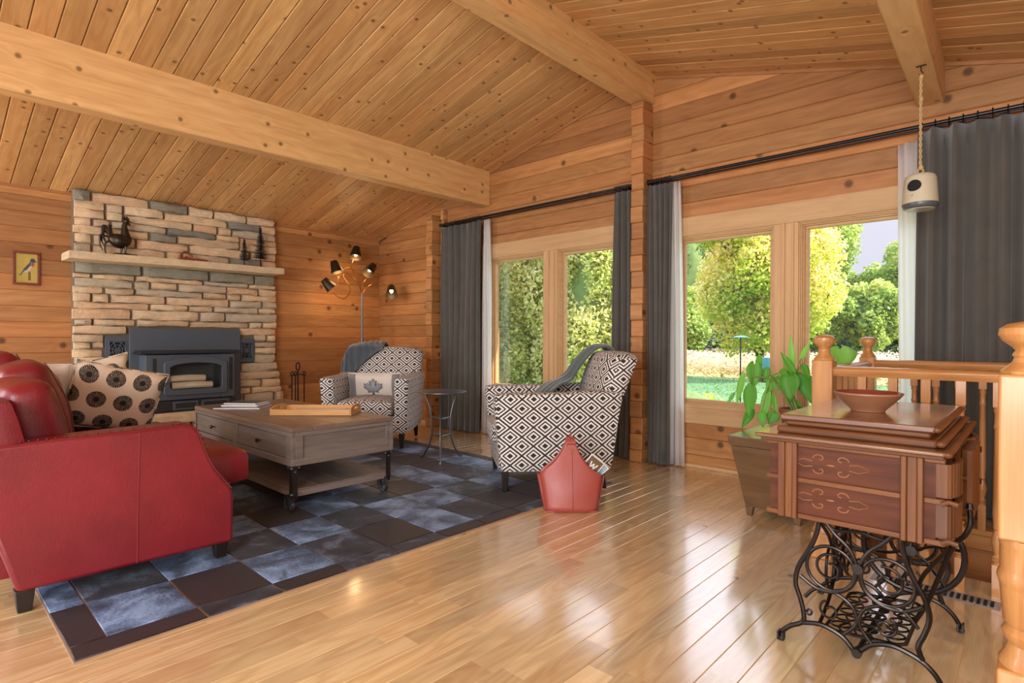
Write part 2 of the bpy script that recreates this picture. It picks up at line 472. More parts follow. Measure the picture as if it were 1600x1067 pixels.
class B:
    def __init__(s):
        s.bm = bmesh.new()
        s.kl = s.bm.faces.layers.int.new('k')
        s.k = newk()
    def _tag(s, faces, k=None):
        for f in faces:
            f[s.kl] = s.k if k is None else k
    def nextk(s):
        s.k = newk()
        return s
    def box(s, x0, x1, y0, y1, z0, z1, rot=None, piv=None, nk=False):
        if nk:
            s.k = newk()
        vs = [s.bm.verts.new((x, y, z)) for x in (x0, x1) for y in (y0, y1) for z in (z0, z1)]
        idx = [(0, 1, 3, 2), (4, 6, 7, 5), (0, 4, 5, 1), (2, 3, 7, 6), (0, 2, 6, 4), (1, 5, 7, 3)]
        s._tag([s.bm.faces.new([vs[i] for i in q]) for q in idx])
        if rot is not None:
            bmesh.ops.rotate(s.bm, verts=vs, cent=piv or Vector(((x0 + x1) / 2, (y0 + y1) / 2, (z0 + z1) / 2)), matrix=rot)
        return vs
    def softbox(s, c, h, r=.05, n=(6, 6, 6), fn=None):
        """rounded box: centre c, half sizes h, radius r, optional per-vertex fn(local)->local"""
        nx, ny, nz = n
        cache = {}
        def V(i, j, k):
            key = (i, j, k)
            if key not in cache:
                p = Vector(((2 * i / nx - 1) * h[0], (2 * j / ny - 1) * h[1], (2 * k / nz - 1) * h[2]))
                q = Vector([max(-h[a] + r, min(h[a] - r, p[a])) for a in range(3)])
                d = p - q
                if d.length > 1e-9:
                    p = q + d.normalized() * r
                if fn:
                    p = fn(p)
                cache[key] = s.bm.verts.new(p + Vector(c))
            return cache[key]
        fs = []
        for i in range(nx):
            for j in range(ny):
                fs.append([V(i, j, 0), V(i, j + 1, 0), V(i + 1, j + 1, 0), V(i + 1, j, 0)])
                fs.append([V(i, j, nz), V(i + 1, j, nz), V(i + 1, j + 1, nz), V(i, j + 1, nz)])
        for i in range(nx):
            for k in range(nz):
                fs.append([V(i, 0, k), V(i + 1, 0, k), V(i + 1, 0, k + 1), V(i, 0, k + 1)])
                fs.append([V(i, ny, k), V(i, ny, k + 1), V(i + 1, ny, k + 1), V(i + 1, ny, k)])
        for j in range(ny):
            for k in range(nz):
                fs.append([V(0, j, k), V(0, j, k + 1), V(0, j + 1, k + 1), V(0, j + 1, k)])
                fs.append([V(nx, j, k), V(nx, j + 1, k), V(nx, j + 1, k + 1), V(nx, j, k + 1)])
        s._tag([s.bm.faces.new(f) for f in fs])
        return list(cache.values())
    def tube(s, pts, rad, n=8, closed=False, flat=1.0, cap=True):
        pts = [Vector(p) for p in pts]
        m = len(pts)
        rad = [rad] * m if isinstance(rad, (int, float)) else rad
        rings = []
        prev = None
        for i, p in enumerate(pts):
            if closed:
                d = pts[(i + 1) % m] - pts[i - 1]
            else:
                d = pts[min(i + 1, m - 1)] - pts[max(i - 1, 0)]
            d.normalize()
            if prev is None:
                a = Vector((0, 0, 1)) if abs(d.z) < .9 else Vector((1, 0, 0))
                x = d.cross(a).normalized()
            else:
                x = (prev - d * prev.dot(d)).normalized()
            prev = x
            y = d.cross(x)
            rings.append([s.bm.verts.new(p + (x * cos(2 * pi * j / n) + y * sin(2 * pi * j / n) * flat) * rad[i]) for j in range(n)])
        fs = []
        for i in range(m if closed else m - 1):
            a, b = rings[i], rings[(i + 1) % m]
            for j in range(n):
                fs.append(s.bm.faces.new((a[j], a[(j + 1) % n], b[(j + 1) % n], b[j])))
        if not closed and cap:
            fs.append(s.bm.faces.new(rings[0][::-1]))
            fs.append(s.bm.faces.new(rings[-1]))
        s._tag(fs)
        return s
    def cyl(s, p0, p1, r0, r1=None, n=12):
        return s.tube([p0, p1], [r0, r0 if r1 is None else r1], n)
    def lathe(s, prof, c=(0, 0, 0), n=20, cap=True, axis='z', M4=None):
        rings = []
        for r, z in prof:
            ring = []
            for j in range(n):
                a = 2 * pi * j / n
                p = Vector((r * cos(a), r * sin(a), z))
                if M4 is not None:
                    p = M4 @ p
                ring.append(s.bm.verts.new(p + Vector(c)))
            rings.append(ring)
        fs = []
        for a, b in zip(rings, rings[1:]):
            for j in range(n):
                fs.append(s.bm.faces.new((a[j], a[(j + 1) % n], b[(j + 1) % n], b[j])))
        if cap:
            fs.append(s.bm.faces.new(rings[0][::-1]))
            fs.append(s.bm.faces.new(rings[-1]))
        s._tag(fs)
        return s
    def prism(s, poly, axis, d0, d1):
        """poly: 2-D points in the plane normal to axis ('x': (y,z), 'y': (x,z), 'z': (x,y))"""
        def P(a, b, d):
            return {'x': (d, a, b), 'y': (a, d, b), 'z': (a, b, d)}[axis]
        A = [s.bm.verts.new(P(a, b, d0)) for a, b in poly]
        C = [s.bm.verts.new(P(a, b, d1)) for a, b in poly]
        n = len(poly)
        fs = [s.bm.faces.new(A[::-1]), s.bm.faces.new(C)]
        for i in range(n):
            fs.append(s.bm.faces.new((A[i], A[(i + 1) % n], C[(i + 1) % n], C[i])))
        s._tag(fs)
        return A + C
    def sphere(s, c, r, n=12, m=8, sc=(1, 1, 1)):
        prof = [(max(1e-4, r * sin(pi * i / m)), -r * cos(pi * i / m)) for i in range(m + 1)]
        return s.lathe(prof, c, n, True, M4=Matrix.Diagonal((*sc, 1)))
    def obj(s, name, mat, parent=None, grain=0, smooth=True, angle=38, bevel=0, seg=2, kind=None, label=None, subsurf=0, solid=0, uv=True):
        bm = s.bm
        bmesh.ops.recalc_face_normals(bm, faces=bm.faces)
        bm.normal_update()
        if uv:
            ul = bm.loops.layers.uv.new('UVMap')
            for f in bm.faces:
                nrm = f.normal
                ax = max(range(3), key=lambda a: abs(nrm[a]))
                if ax == grain:
                    ua, va = [a for a in range(3) if a != grain]
                else:
                    ua = grain
                    va = [a for a in range(3) if a not in (ax, grain)][0]
                ko = 0 if mat is MT.get('diamond') else f[s.kl] * 10
                for l in f.loops:
                    l[ul].uv = (l.vert.co[ua], l.vert.co[va] + ko)
        me = D.meshes.new(name)
        bm.to_mesh(me)
        bm.free()
        if smooth:
            me.polygons.foreach_set('use_smooth', [True] * len(me.polygons))
            if angle:
                me.set_sharp_from_angle(angle=radians(angle))
        o = link(name, me, mat, parent, kind, label)
        if bevel:
            b = o.modifiers.new('bevel', 'BEVEL')
            b.width = bevel
            b.segments = seg
            b.limit_method = 'ANGLE'
            b.angle_limit = radians(40)
        if solid:
            b = o.modifiers.new('solid', 'SOLIDIFY')
            b.thickness = solid
            b.offset = 0
        if subsurf:
            b = o.modifiers.new('sub', 'SUBSURF')
            b.levels = b.render_levels = subsurf
        return o

def plank_mesh(name, quads):
    """quads: list of (o, du, dv, dn, a0, a1, b0, b1, Wd, T, ch): a bevel-edged board each; returns mesh with board uv"""
    verts, faces, uvs = [], [], []
    for (o, du, dv, dn, a0, a1, b0, b1, Wd, T, ch) in quads:
        k = newk() * 10
        prof = [(0, -T), (0, -ch), (ch, 0), (Wd - ch, 0), (Wd, -ch), (Wd, -T)]
        base = len(verts)
        lu = []
        for end in (0, 1):
            for v, n in prof:
                t = v / Wd
                u = (a0 + (a1 - a0) * t) if end == 0 else (b0 + (b1 - b0) * t)
                verts.append(o + du * u + dv * v + dn * n)
                lu.append((u, v - Wd / 2 + k))
        for i in range(6):
            j = (i + 1) % 6
            faces.append([base + i, base + j, base + 6 + j, base + 6 + i])
            q = [lu[i], lu[j], lu[6 + j], lu[6 + i]]
            uvs.append(q)
        faces.append([base + i for i in range(6)][::-1])
        uvs.append([lu[i] for i in range(6)][::-1])
        faces.append([base + 6 + i for i in range(6)])
        uvs.append([lu[6 + i] for i in range(6)])
    me = D.meshes.new(name)
    me.from_pydata(verts, [], faces)
    ul = me.uv_layers.new(name='UVMap')
    flat = [c for q in uvs for uv in q for c in uv]
    ul.data.foreach_set('uv', flat)
    bm = bmesh.new()
    bm.from_mesh(me)
    bmesh.ops.recalc_face_normals(bm, faces=bm.faces)
    bm.to_mesh(me)
    bm.free()
    return me

def plank(name, parent, mat, o, du, dv, dn, L, Wd, T=.03, ch=.004, a=(0, 0), b=None):
    b = b or (L, L)
    me = plank_mesh(name, [(Vector(o), Vector(du), Vector(dv), Vector(dn), a[0], a[1], b[0], b[1], Wd, T, ch)])
    return link(name, me, mat, parent)

def catmull(pts, n=6, closed=False):
    pts = [Vector(p) for p in pts]
    m = len(pts)
    out = []
    rng = range(m) if closed else range(m - 1)
    for i in rng:
        if closed:
            p0, p1, p2, p3 = pts[i - 1], pts[i], pts[(i + 1) % m], pts[(i + 2) % m]
        else:
            p0, p1, p2, p3 = pts[max(i - 1, 0)], pts[i], pts[i + 1], pts[min(i + 2, m - 1)]
        for j in range(n):
            t = j / n
            out.append(.5 * ((2 * p1) + (p2 - p0) * t + (2 * p0 - 5 * p1 + 4 * p2 - p3) * t * t + (3 * p1 - p0 - 3 * p2 + p3) * t ** 3))
    if not closed:
        out.append(pts[-1])
    return out

ORD = 'first second third fourth fifth sixth seventh eighth ninth tenth eleventh twelfth thirteenth fourteenth fifteenth sixteenth seventeenth eighteenth nineteenth twentieth'.split()
X_, Y_, Z_ = Vector((1, 0, 0)), Vector((0, 1, 0)), Vector((0, 0, 1))

# ---------------------------------------------------------------- room shell
RX, RZ, EZ, SL, SR_ = 3.95, 3.27, 2.335, .237, .268
XMAX, YMIN = 7.9, -7.0
def roofz(x):
    return EZ + SL * x if x <= RX else RZ - SR_ * (x - RX)
PIT = .1355

# left wall (behind the fireplace): backing slab and log courses
b = B(); b.box(-.16, -.03, YMIN, .15, -.1, 2.42)
wall_left = b.obj('wall_left', MT['log'], kind='structure', grain=1)
z = 2.2586
zz = [z - .1369 * i for i in range(0, 18)] 
for z0 in zz:
    h = .1369 if z0 < 2.2 else .085
    if z0 < -.12: continue
    z0c = max(z0, 0)
    plank('log', wall_left, MT['log'], (0, -4.6, z0c), Y_, Z_, X_, 4.6, z0 + h - z0c, .03, .006)
# second length of each log, further along the wall to the left of the frame
for z0 in zz:
    h = .1369 if z0 < 2.2 else .085
    if z0 < -.12: continue
    z0c = max(z0, 0)
    plank('log', wall_left, MT['log'], (0, YMIN, z0c), Y_, Z_, X_, 2.4, z0 + h - z0c, .03, .006)
b = B(); b.box(0, .02, YMIN, 0, 2.315, 2.345)
b.obj('trim_1', MT['log'], kind='structure', grain=1)

# window wall with two openings
W1 = (2.09, 3.81, .495, 1.89)
W2 = (4.27, 5.98, .495, 1.86)
b = B()
def wslab(x0, x1, z0, z1):
    b.box(x0, x1, .03, .15, z0, z1)
wslab(-.15, W1[0], -.1, 2.40); wslab(W1[0], W1[1], -.1, W1[2]); wslab(W1[1], W2[0], -.1, 2.40)
wslab(W2[0], W2[1], -.1, W2[2]); wslab(W2[1], XMAX + .15, -1.7, 2.24)
wslab(W1[0], W1[1], W1[3], 2.40); wslab(W2[0], W2[1], W2[3], 2.40)
b.prism([(-.15, 2.40), (XMAX + .15, 2.24), (XMAX + .15, roofz(XMAX)), (RX, RZ), (-.15, EZ + .01)], 'y', .03, .15)
wall_right = b.obj('wall_right', MT['log'], kind='structure')
def xl(z): return max(0.0, (z - EZ) / SL)
def xr(z): return min(XMAX, RX + (RZ - z) / SR_)
k = -13
while True:
    z0 = .1005 + PIT * (k - 1); z1 = z0 + PIT; k += 1
    if z0 > RZ - .03: break
    segs = []
    lo, hi = (xl(z0), xl(z1)), (xr(z0), xr(z1))
    if z1 > RZ: lo = (xl(z0), RX); hi = (xr(z0), RX)
    if z1 < .0:
        segs = [((5.7, 5.7), (XMAX, XMAX))]
    else:
        cut = [w for w in (W1, W2) if z1 > w[2] - .09 and z0 < w[3] + .07]
        a = lo
        for w in cut:
            segs.append((a, (w[0], w[0])))
            a = (w[1], w[1])
        segs.append((a, hi))
        if not cut:   # full runs are made of lengths butted behind the pilasters
            segs = [(lo, (min(4.0, hi[0]), min(4.0, hi[1]))), ((4.0, 4.0), hi)] if lo[1] < 3.9 else [(lo, hi)]
            if lo[1] < 1.2:
                segs = [(lo, (1.25, 1.25)), ((1.25, 1.25), (4.0, 4.0)), ((4.0, 4.0), hi)]
    for a, c in segs:
        if c[0] - a[0] < .03: continue
        plank('log', wall_right, MT['log'], (0, 0, z0), X_, Z_, -Y_, 1, PIT - .0015, .03, .006, a, c)

# the two interlocking log ends that stand out of the window wall
for nm, x0, x1, dep, top, lab in (('trim_2', 3.93, 4.045, .165, 3.0, None), ('trim_3', 1.195, 1.30, .165, 2.46, None), ('trim_4', 1.335, 1.385, .06, 2.52, None)):
    b = B(); b.box(x0 + .012, x1 - .012, -dep + .014, .0, 0, top)
    root = b.obj(nm, MT['log'], kind='structure', grain=2)
    z0 = -.035; i = 0
    while z0 < top:
        a, c = max(z0, 0), min(z0 + PIT, top)
        j = .004 * ((i * 7) % 3 - 1)
        b = B()
        b.box(x0 + j * .5, x1 + j * .5, -dep + j, 0, a + .001, c - .001)
        b.obj('log_end', MT['log'], root, grain=1, bevel=.008, seg=2)
        z0 += PIT; i += 1

# ceiling: backing slabs and tongue-and-groove planks running up the slope
b = B()
t = .12
b.prism([(-.2, EZ - SL * .2 + .03), (RX, RZ + .03), (XMAX + .3, roofz(XMAX + .3) + .03), (XMAX + .3, roofz(XMAX + .3) + t), (RX, RZ + t), (-.2, EZ + t)], 'y', YMIN, 1.0)
ceiling = b.obj('ceiling', plain('roof_decking', sr(60, 38, 22), .9), kind='structure')
aL = math.atan(SL); aR = math.atan(SR_)
dL, nL = Vector((cos(aL), 0, sin(aL))), Vector((sin(aL), 0, -cos(aL)))
dR, nR = Vector((cos(aR), 0, -sin(aR))), Vector((-sin(aR), 0, -cos(aR)))
PW = .1275
n = int(-YMIN / PW)
for i in range(n):
    y0 = -PW * (i + 1)
    plank('ceiling_plank', ceiling, MT['plank'], (0, y0, EZ), dL, Y_, nL, RX / cos(aL), PW - .004, .025, .005)
    plank('ceiling_plank', ceiling, MT['plank'], (RX, y0, RZ), dR, Y_, nR, (XMAX - RX) / cos(aR), PW - .004, .025, .005)
# rafter trims along the gable
b = B()
b.prism([(0, EZ - .022), (RX, RZ - .022), (RX, RZ), (0, EZ)], 'y', -.012, 0)
b.obj('trim_5', MT['log'], kind='structure')
b = B()
b.prism([(RX, RZ - .022), (XMAX, roofz(XMAX) - .022), (XMAX, roofz(XMAX)), (RX, RZ)], 'y', -.012, 0)
b.obj('trim_6', MT['log'], kind='structure')

# beams
def beam(name, label, x0, x1, z0, y1=0, tilt=0, step=None):
    b = B()
    zt = max(roofz(x0), roofz(x1)) if x1 > RX > x0 else None
    top0, top1 = roofz(x0) + .01, roofz(x1) + .01
    vs = b.prism([(x0, z0), (x1, z0), (x1, top1), (x0, top0)] if zt is None else [(x0, z0), (x1, z0), (x1, top1), (RX, RZ + .01), (x0, top0)], 'y', YMIN, y1)
    for v in vs:
        v.co.x += tilt * (-v.co.y)
    o = b.obj(name, MT['beam'], grain=1, bevel=.008, seg=2)
    tag(o, label, 'beam')
    return o
beam('ceiling_beam', 'pale timber beam low on the left slope, ending above the left curtain', 1.955, 2.09, 2.455)
rb = beam('ceiling_beam', 'timber ridge beam at the peak, resting over the interlocked log pilaster', 3.905, 4.058, 3.01)
b = B(); b.box(3.885, 4.078, YMIN, 0, 3.13, 3.245)
b.obj('upper_lamination', MT['beam'], rb, grain=1, bevel=.004)
beam('ceiling_beam', 'timber beam on the right slope with the hook and hanging rope', 5.878, 6.02, 2.48, 0, .029)

# floor: oak strips
b = B()
b.box(-.1, 5.72, YMIN, .05, -.12, -.018)
b.box(5.72, XMAX, YMIN, -1.20, -.12, -.018)
b.box(5.72, XMAX, -.36, .05, -.12, -.018)
floor = b.obj('floor', MT['oak_floor'], kind='structure', grain=1)
SW = .0955
boards = []
rnd = random.Random(5)
ns = int(XMAX / SW) + 1
for i in range(ns):
    x0 = i * SW + .06 - SW
    runs = [(YMIN, 0)] if x0 < 5.70 else [(YMIN, -1.20), (-.40, 0)]
    for ya, yb in runs:
        y = ya - rnd.random() * .8
        while y < yb:
            L = rnd.choice((.35, .5, .62, .8, .95, 1.15))
            a, c = max(y, ya), min(y + L, yb)
            if c - a > .02:
                boards.append((x0, a, c - a))
            y += L
cam2 = Vector((CAMLOC.x, CAMLOC.y))
f2 = Vector((fw.x, fw.y)).normalized()
def seen(bd):
    p = Vector((bd[0] + SW / 2, bd[1] + bd[2] / 2)) - cam2
    dep = p.dot(f2); lat = abs(p.dot(Vector((f2.y, -f2.x))))
    ok = dep > .8 and lat < dep * 1.0 + .5 and not (bd[0] < 4.1 and -3.8 < p.y + cam2.y < -1.0)
    return (0 if ok else 1, p.length)
boards.sort(key=seen)
for (x0, y0, L) in boards[:290]:
    plank('floor_board', floor, MT['oak_floor'], (x0, y0, 0), Y_, X_, Z_, L, SW, .018, .0022)
me = plank_mesh('floor_boards', [(Vector((x0, y0, 0)), Y_, X_, Z_, 0, 0, L, L, SW, .018, .0012) for (x0, y0, L) in boards[290:]])
link('floor_boards', me, MT['oak_floor'], floor, 'stuff')
# base strip along the window wall and left wall
b = B(); b.box(0, 5.95, -.022, 0, 0, .028)
b.obj('baseboard_right', MT['casing'], kind='structure', bevel=.004)
b = B(); b.box(0, .02, -1.35, 0, 0, .028); b.box(0, .02, YMIN, -3.45, 0, .028)
b.obj('baseboard_left', MT['casing'], kind='structure', grain=1, bevel=.004)
# the wall to the right, out of frame
b = B(); b.box(XMAX, XMAX + .15, YMIN, .15, -1.7, 2.3)
b.obj('wall_side', MT['log'], kind='structure', grain=1)
# stairwell: fascia boards, lower landing and side
b = B()
b.box(5.72, XMAX, -1.20, -1.182, -.20, -.002)
b.obj('trim_7', MT['oak'], kind='structure', bevel=.003)
b = B()
b.box(5.72, XMAX, -.42, -.40, -.09, .0); b.box(5.72, XMAX, -.43, -.36, -.012, .018)
b.obj('trim_8', MT['oak'], kind='structure', bevel=.004)
b = B()
b.box(5.60, 5.72, -1.182, -.40, -1.7, -.018)
b.box(5.60, XMAX, -1.30, -1.20, -1.7, -.12)
b.box(5.60, XMAX, -.40, -.30, -1.7, -.09)
b.obj('wall_stairwell', MT['log'], kind='structure')
zz0 = -.095
for i in range(11):
    plank('log', D.objects['wall_stairwell'], MT['log'], (5.72, -.401, zz0 - PIT * (i + 1)), X_, Z_, -Y_, XMAX - 5.72, PIT, .004, .004)
b = B(); b.box(5.6, XMAX, -1.42, -.3, -1.8, -1.7)
b.obj('floor_landing', MT['oak_floor'], kind='structure')

# ---------------------------------------------------------------- windows
def window(idx, w, m0, m1):
    x0, x1, z0, z1 = w
    b = B()
    b.box(x0 - .10, x1 + .10, -.022, 0, z1, z1 + .15, nk=True)
    b.box(x0 - .10, x1 + .10, -.022, 0, z0 - .14, z0, nk=True)
    b.box(x0 - .10, x0, -.022, 0, z0, z1, nk=True)
    b.box(x1, x1 + .10, -.022, 0, z0, z1, nk=True)
    root = b.obj('window_%d' % idx, MT['casing'], kind='structure', bevel=.003)
    # stepped jambs
    b = B()
    for (d, y0, y1) in ((.0, -.012, .03), (.009, .0, .07), (.018, .02, .10)):
        e = .010
        for (p, q) in ((x0, m0), (m1, x1)):
            i0, i1, j0, j1 = p + d, q - d, z0 + d, z1 - d
            b.box(i0, i1, y0, y1, j1 - e, j1); b.box(i0, i1, y0, y1, j0, j0 + e)
            b.box(i0, i0 + e, y0, y1, j0 + e, j1 - e); b.box(i1 - e, i1, y0, y1, j0 + e, j1 - e)
    b.obj('window_frame', MT['casing'], root, bevel=.002, seg=1)
    b = B(); b.box(m0, m1, -.02, .12, z0, z1); b.box(m0 + .05, m0 + .075, -.03, -.02, z0, z1); b.box(m1 - .045, m1 - .03, -.03, -.02, z0, z1)
    b.obj('mullion', MT['casing'], root, grain=2, bevel=.003)
    b = B(); b.box(x0 - .02, x1 + .02, -.035, .05, z0 - .012, z0 + .004)
    b.obj('window_sill', MT['casing'], root, bevel=.003)
    for (p, q) in ((x0, m0), (m1, x1)):
        d, e = .030, .022
        i0, i1, j0, j1 = p + d - .004, q - d + .004, z0 + d - .004, z1 - d + .004
        b = B()
        b.box(i0, i1, .045, .085, j1 - e, j1); b.box(i0, i1, .045, .085, j0, j0 + e)
        b.box(i0, i0 + e, .045, .085, j0 + e, j1 - e); b.box(i1 - e, i1, .045, .085, j0 + e, j1 - e)
        s = b.obj('sash', MT['casing'], root, bevel=.003)
        b = B(); b.box(i0 + e, i1 - e, .062, .066, j0 + e, j1 - e)
        b.obj('pane', MT['glass'], s, smooth=False)
window(1, W1, 2.86, 3.03)
window(2, W2, 5.035, 5.20)

# ---------------------------------------------------------------- curtains and rods
def drape(name, label, cat, mat, x0b, x1b, x0t, x1t, zt, zb, y, amp, folds, seed, group=None, parent=None, bulge=0):
    rn = random.Random(seed)
    nx = folds * 8; nz = 16
    ph = [rn.uniform(-.5, .5) for _ in range(folds + 1)]
    bm = bmesh.new()
    vs = []
    for j in range(nz + 1):
        t = j / nz
        row = []
        for i in range(nx + 1):
            s = i / nx
            xa = x0t + (x0b - x0t) * t; xb = x1t + (x1b - x1t) * t
            f = s * folds
            p = ph[min(int(f), folds)] * .35
            w = sin(2 * pi * f + p * t * 2)
            a = amp * (.75 + .35 * sin(f * 1.7 + seed) + .25 * t * sin(3 * t + f))
            x = xa + (xb - xa) * s + .25 * amp * sin(4 * pi * f + 1.3) * (0.4 + t) * min(1, 6 * s * (1 - s))
            x += bulge * sin(pi * t) * (s - .5)
            row.append(bm.verts.new((x, y + a * w - .01 * sin(5 * t + f), zt + (zb - zt) * t)))
        vs.append(row)
    for j in range(nz):
        for i in range(nx):
            bm.faces.new((vs[j][i], vs[j][i + 1], vs[j + 1][i + 1], vs[j + 1][i]))
    me = D.meshes.new(name)
    bm.to_mesh(me); bm.free()
    me.polygons.foreach_set('use_smooth', [True] * len(me.polygons))
    o = link(name, me, mat, parent)
    m = o.modifiers.new('solid', 'SOLIDIFY'); m.thickness = .003; m.offset = 0
    if label: tag(o, label, cat, group)
    return o
RZD = 2.325; RY = -.115
def curtain(label, x0b, x1b, x0t, x1t, folds, seed, amp=.03, nr=8):
    r = thing('curtain', label, 'curtain', ((x0b + x1b) / 2, RY, 0), 0, 'charcoal curtains')
    drape('cloth_panel', None, None, MT['curtain'], x0b, x1b, x0t, x1t, RZD - .035, .012, RY, amp, folds, seed, parent=r)
    for i in range(nr):
        x = x0t + (x1t - x0t) * (i + .3) / nr
        b = B()
        b.tube([(x, RY + .021 * cos(a), RZD + .021 * sin(a)) for a in [2 * pi * q / 14 for q in range(14)]], .0032, 6, True)
        b.tube([(x, RY, RZD - .022), (x, RY, RZD - .042)], .002, 5)
        b.obj('curtain_ring', MT['black'], r)
    return r
curtain('charcoal curtain left of the far window, beside the corner', 1.41, 2.04, 1.42, 2.08, 7, 3, nr=14)
curtain('narrow charcoal curtain between the far window and the log pilaster', 3.70, 3.895, 3.74, 3.90, 3, 5, .024, nr=7)
curtain('charcoal curtain right of the log pilaster, left of the near window', 4.07, 4.27, 4.06, 4.28, 5, 8, .028, nr=9)
curtain('wide charcoal curtain right of the near window, behind the railing', 5.885, 6.95, 5.90, 6.95, 10, 12, .05, nr=16)
drape('sheer_curtain', 'white sheer curtain at the left edge of the far window', 'curtain', MT['sheer'], 2.04, 2.205, 2.08, 2.175, RZD - .03, .012, -.075, .024, 3, 21, 'white sheer curtains')
drape('sheer_curtain', 'white sheer strip at the right edge of the far window', 'curtain', MT['sheer'], 3.655, 3.76, 3.72, 3.80, RZD - .03, .012, -.062, .01, 2, 23, 'white sheer curtains')
drape('sheer_curtain', 'white sheer curtain at the left edge of the near window', 'curtain', MT['sheer'], 4.21, 4.385, 4.24, 4.335, RZD - .03, .012, -.075, .024, 3, 25, 'white sheer curtains')
drape('sheer_curtain', 'white sheer curtain right of the near window, behind the hanging ceramic pot', 'curtain', MT['sheer'], 5.81, 5.93, 5.79, 5.90, RZD - .07, .012, -.055, .014, 2, 27, 'white sheer curtains')
def rod(label, x0, x1, brk):
    r = thing('curtain_rod', label, 'curtain rod', ((x0 + x1) / 2, RY, RZD), 0, 'black curtain rods')
    b = B(); b.cyl((x0, RY, RZD), (x1, RY, RZD), .0125, n=12)
    b.obj('pole', MT['rod'], r)
    b = B(); b.cyl((x0, RY + .045, RZD - .01), (x1, RY + .045, RZD - .01), .007, n=8)
    b.obj('rear_pole', MT['rod'], r)
    for x in brk:
        b = B(); b.box(x - .006, x + .006, RY + .01, .0, RZD - .012, RZD - .002); b.box(x - .012, x + .012, -.006, 0, RZD - .05, RZD + .03)
        b.obj('bracket', MT['black'], r)
    for x in (x0, x1):
        b = B(); b.sphere((x, RY, RZD), .018, 10, 6)
        b.obj('finial', MT['black'], r)
rod('black curtain rod over the far window, left of the log pilaster', 1.40, 3.90, (1.43, 3.875))
rod('black curtain rod over the near window, right of the log pilaster', 4.07, 7.2, (4.09, 6.98))

# ---------------------------------------------------------------- stone fireplace
fp = thing('stone_fireplace', 'floor-to-ceiling ledgestone fireplace with a stone mantel on the log wall', 'fireplace', (.15, -2.4, 0))
FX = .13
b = B()
b.box(0, FX - .025, -3.285, -1.465, 0, 2.36)
b.obj('core', MT['mortar'], fp)
def stone_block(parent, x, y0, y1, z0, z1, proud, mat, seed, name='stone'):
    rn = random.Random(seed)
    ny = max(2, int((y1 - y0) / .07)); nz = 3
    bm = bmesh.new()
    fr = []
    for j in range(nz + 1):
        row = []
        for i in range(ny + 1):
            yy = y0 + (y1 - y0) * i / ny; z = z0 + (z1 - z0) * j / nz
            e = 0 if 0 < i < ny else .018
            e2 = 0 if 0 < j < nz else .017
            jy = rn.uniform(-.006, .006) if e else rn.uniform(-.012, .012)
            jz = rn.uniform(-.006, .006)
            row.append(bm.verts.new((x + proud + rn.uniform(-.012, .010) - (e + e2) * .9, yy + jy * (0 if e else 1) + (e * .5 if i == 0 else -e * .5 if i == ny else 0), z + jz * .9)))
        fr.append(row)
    for j in range(nz):
        for i in range(ny):
            bm.faces.new((fr[j][i], fr[j][i + 1], fr[j + 1][i + 1], fr[j + 1][i]))
    edge = [fr[0][i] for i in range(ny + 1)] + [fr[j][ny] for j in range(1, nz + 1)] + [fr[nz][i] for i in range(ny - 1, -1, -1)] + [fr[j][0] for j in range(nz - 1, 0, -1)]
    bk = [bm.verts.new((x - .05, v.co.y, v.co.z)) for v in edge]
    m = len(edge)
    for i in range(m):
        bm.faces.new((edge[i], edge[(i + 1) % m], bk[(i + 1) % m], bk[i]))
    bmesh.ops.recalc_face_normals(bm, faces=bm.faces)
    me = D.meshes.new(name)
    bm.to_mesh(me); bm.free()
    me.polygons.foreach_set('use_smooth', [True] * len(me.polygons))
    me.set_sharp_from_angle(angle=radians(50))
    return link(name, me, mat, parent)
rn = random.Random(11)
INS = (-2.885, -1.855, 0, 1.115)           # hole for the stove insert
VENTS = [(-3.06, -2.87, .78, 1.03), (-1.87, -1.705, .765, 1.015)]
def row_of_stones(z0, z1, ya, yb, mats, lens=(.14, .24, .34, .46, .6)):
    y = ya
    while y < yb - .02:
        L = rn.choice(lens)
        if yb - (y + L) < .1: L = yb - y
        blocks = [(y, min(y + L, yb))]
        for (h0, h1, g0, g1) in [INS] + VENTS:
            nb = []
            for (a, c) in blocks:
                if z1 > g0 + .015 and z0 < g1 - .015 and c > h0 and a < h1:
                    if a < h0 - .03: nb.append((a, h0))
                    if c > h1 + .03: nb.append((h1, c))
                else:
                    nb.append((a, c))
            blocks = nb
        for (a, c) in blocks:
            stone_block(fp, FX, a + .004, c - .004, z0 + .003, z1 - .003, rn.uniform(.004, .045), MT[rn.choice(mats)], rn.random())
        y += L
z = .33
warm = ['stone']
while z < 1.60:
    h = rn.choice((.062, .075, .085, .095))
    if z + h > 1.575: h = 1.612 - z
    flare = max(0, (.8 - z)) * .16
    row_of_stones(z, z + h, -3.29 - rn.uniform(0, .02) - flare * .3, -1.46 + rn.uniform(0, .02) + flare, warm)
    z += h
row_of_stones(1.612, 1.712, -3.285, -1.465, ['stone_grey'], (.46, .6, .52))
z = 1.79
while z < 2.30:
    h = rn.choice((.066, .078, .088))
    if 2.352 - z < .125: h = 2.352 - z
    row_of_stones(z, z + h, -3.29 - rn.uniform(0, .012), -1.455 + rn.uniform(-.01, .012), ['stone'] * 6 + ['stone_grey'])
    z += h
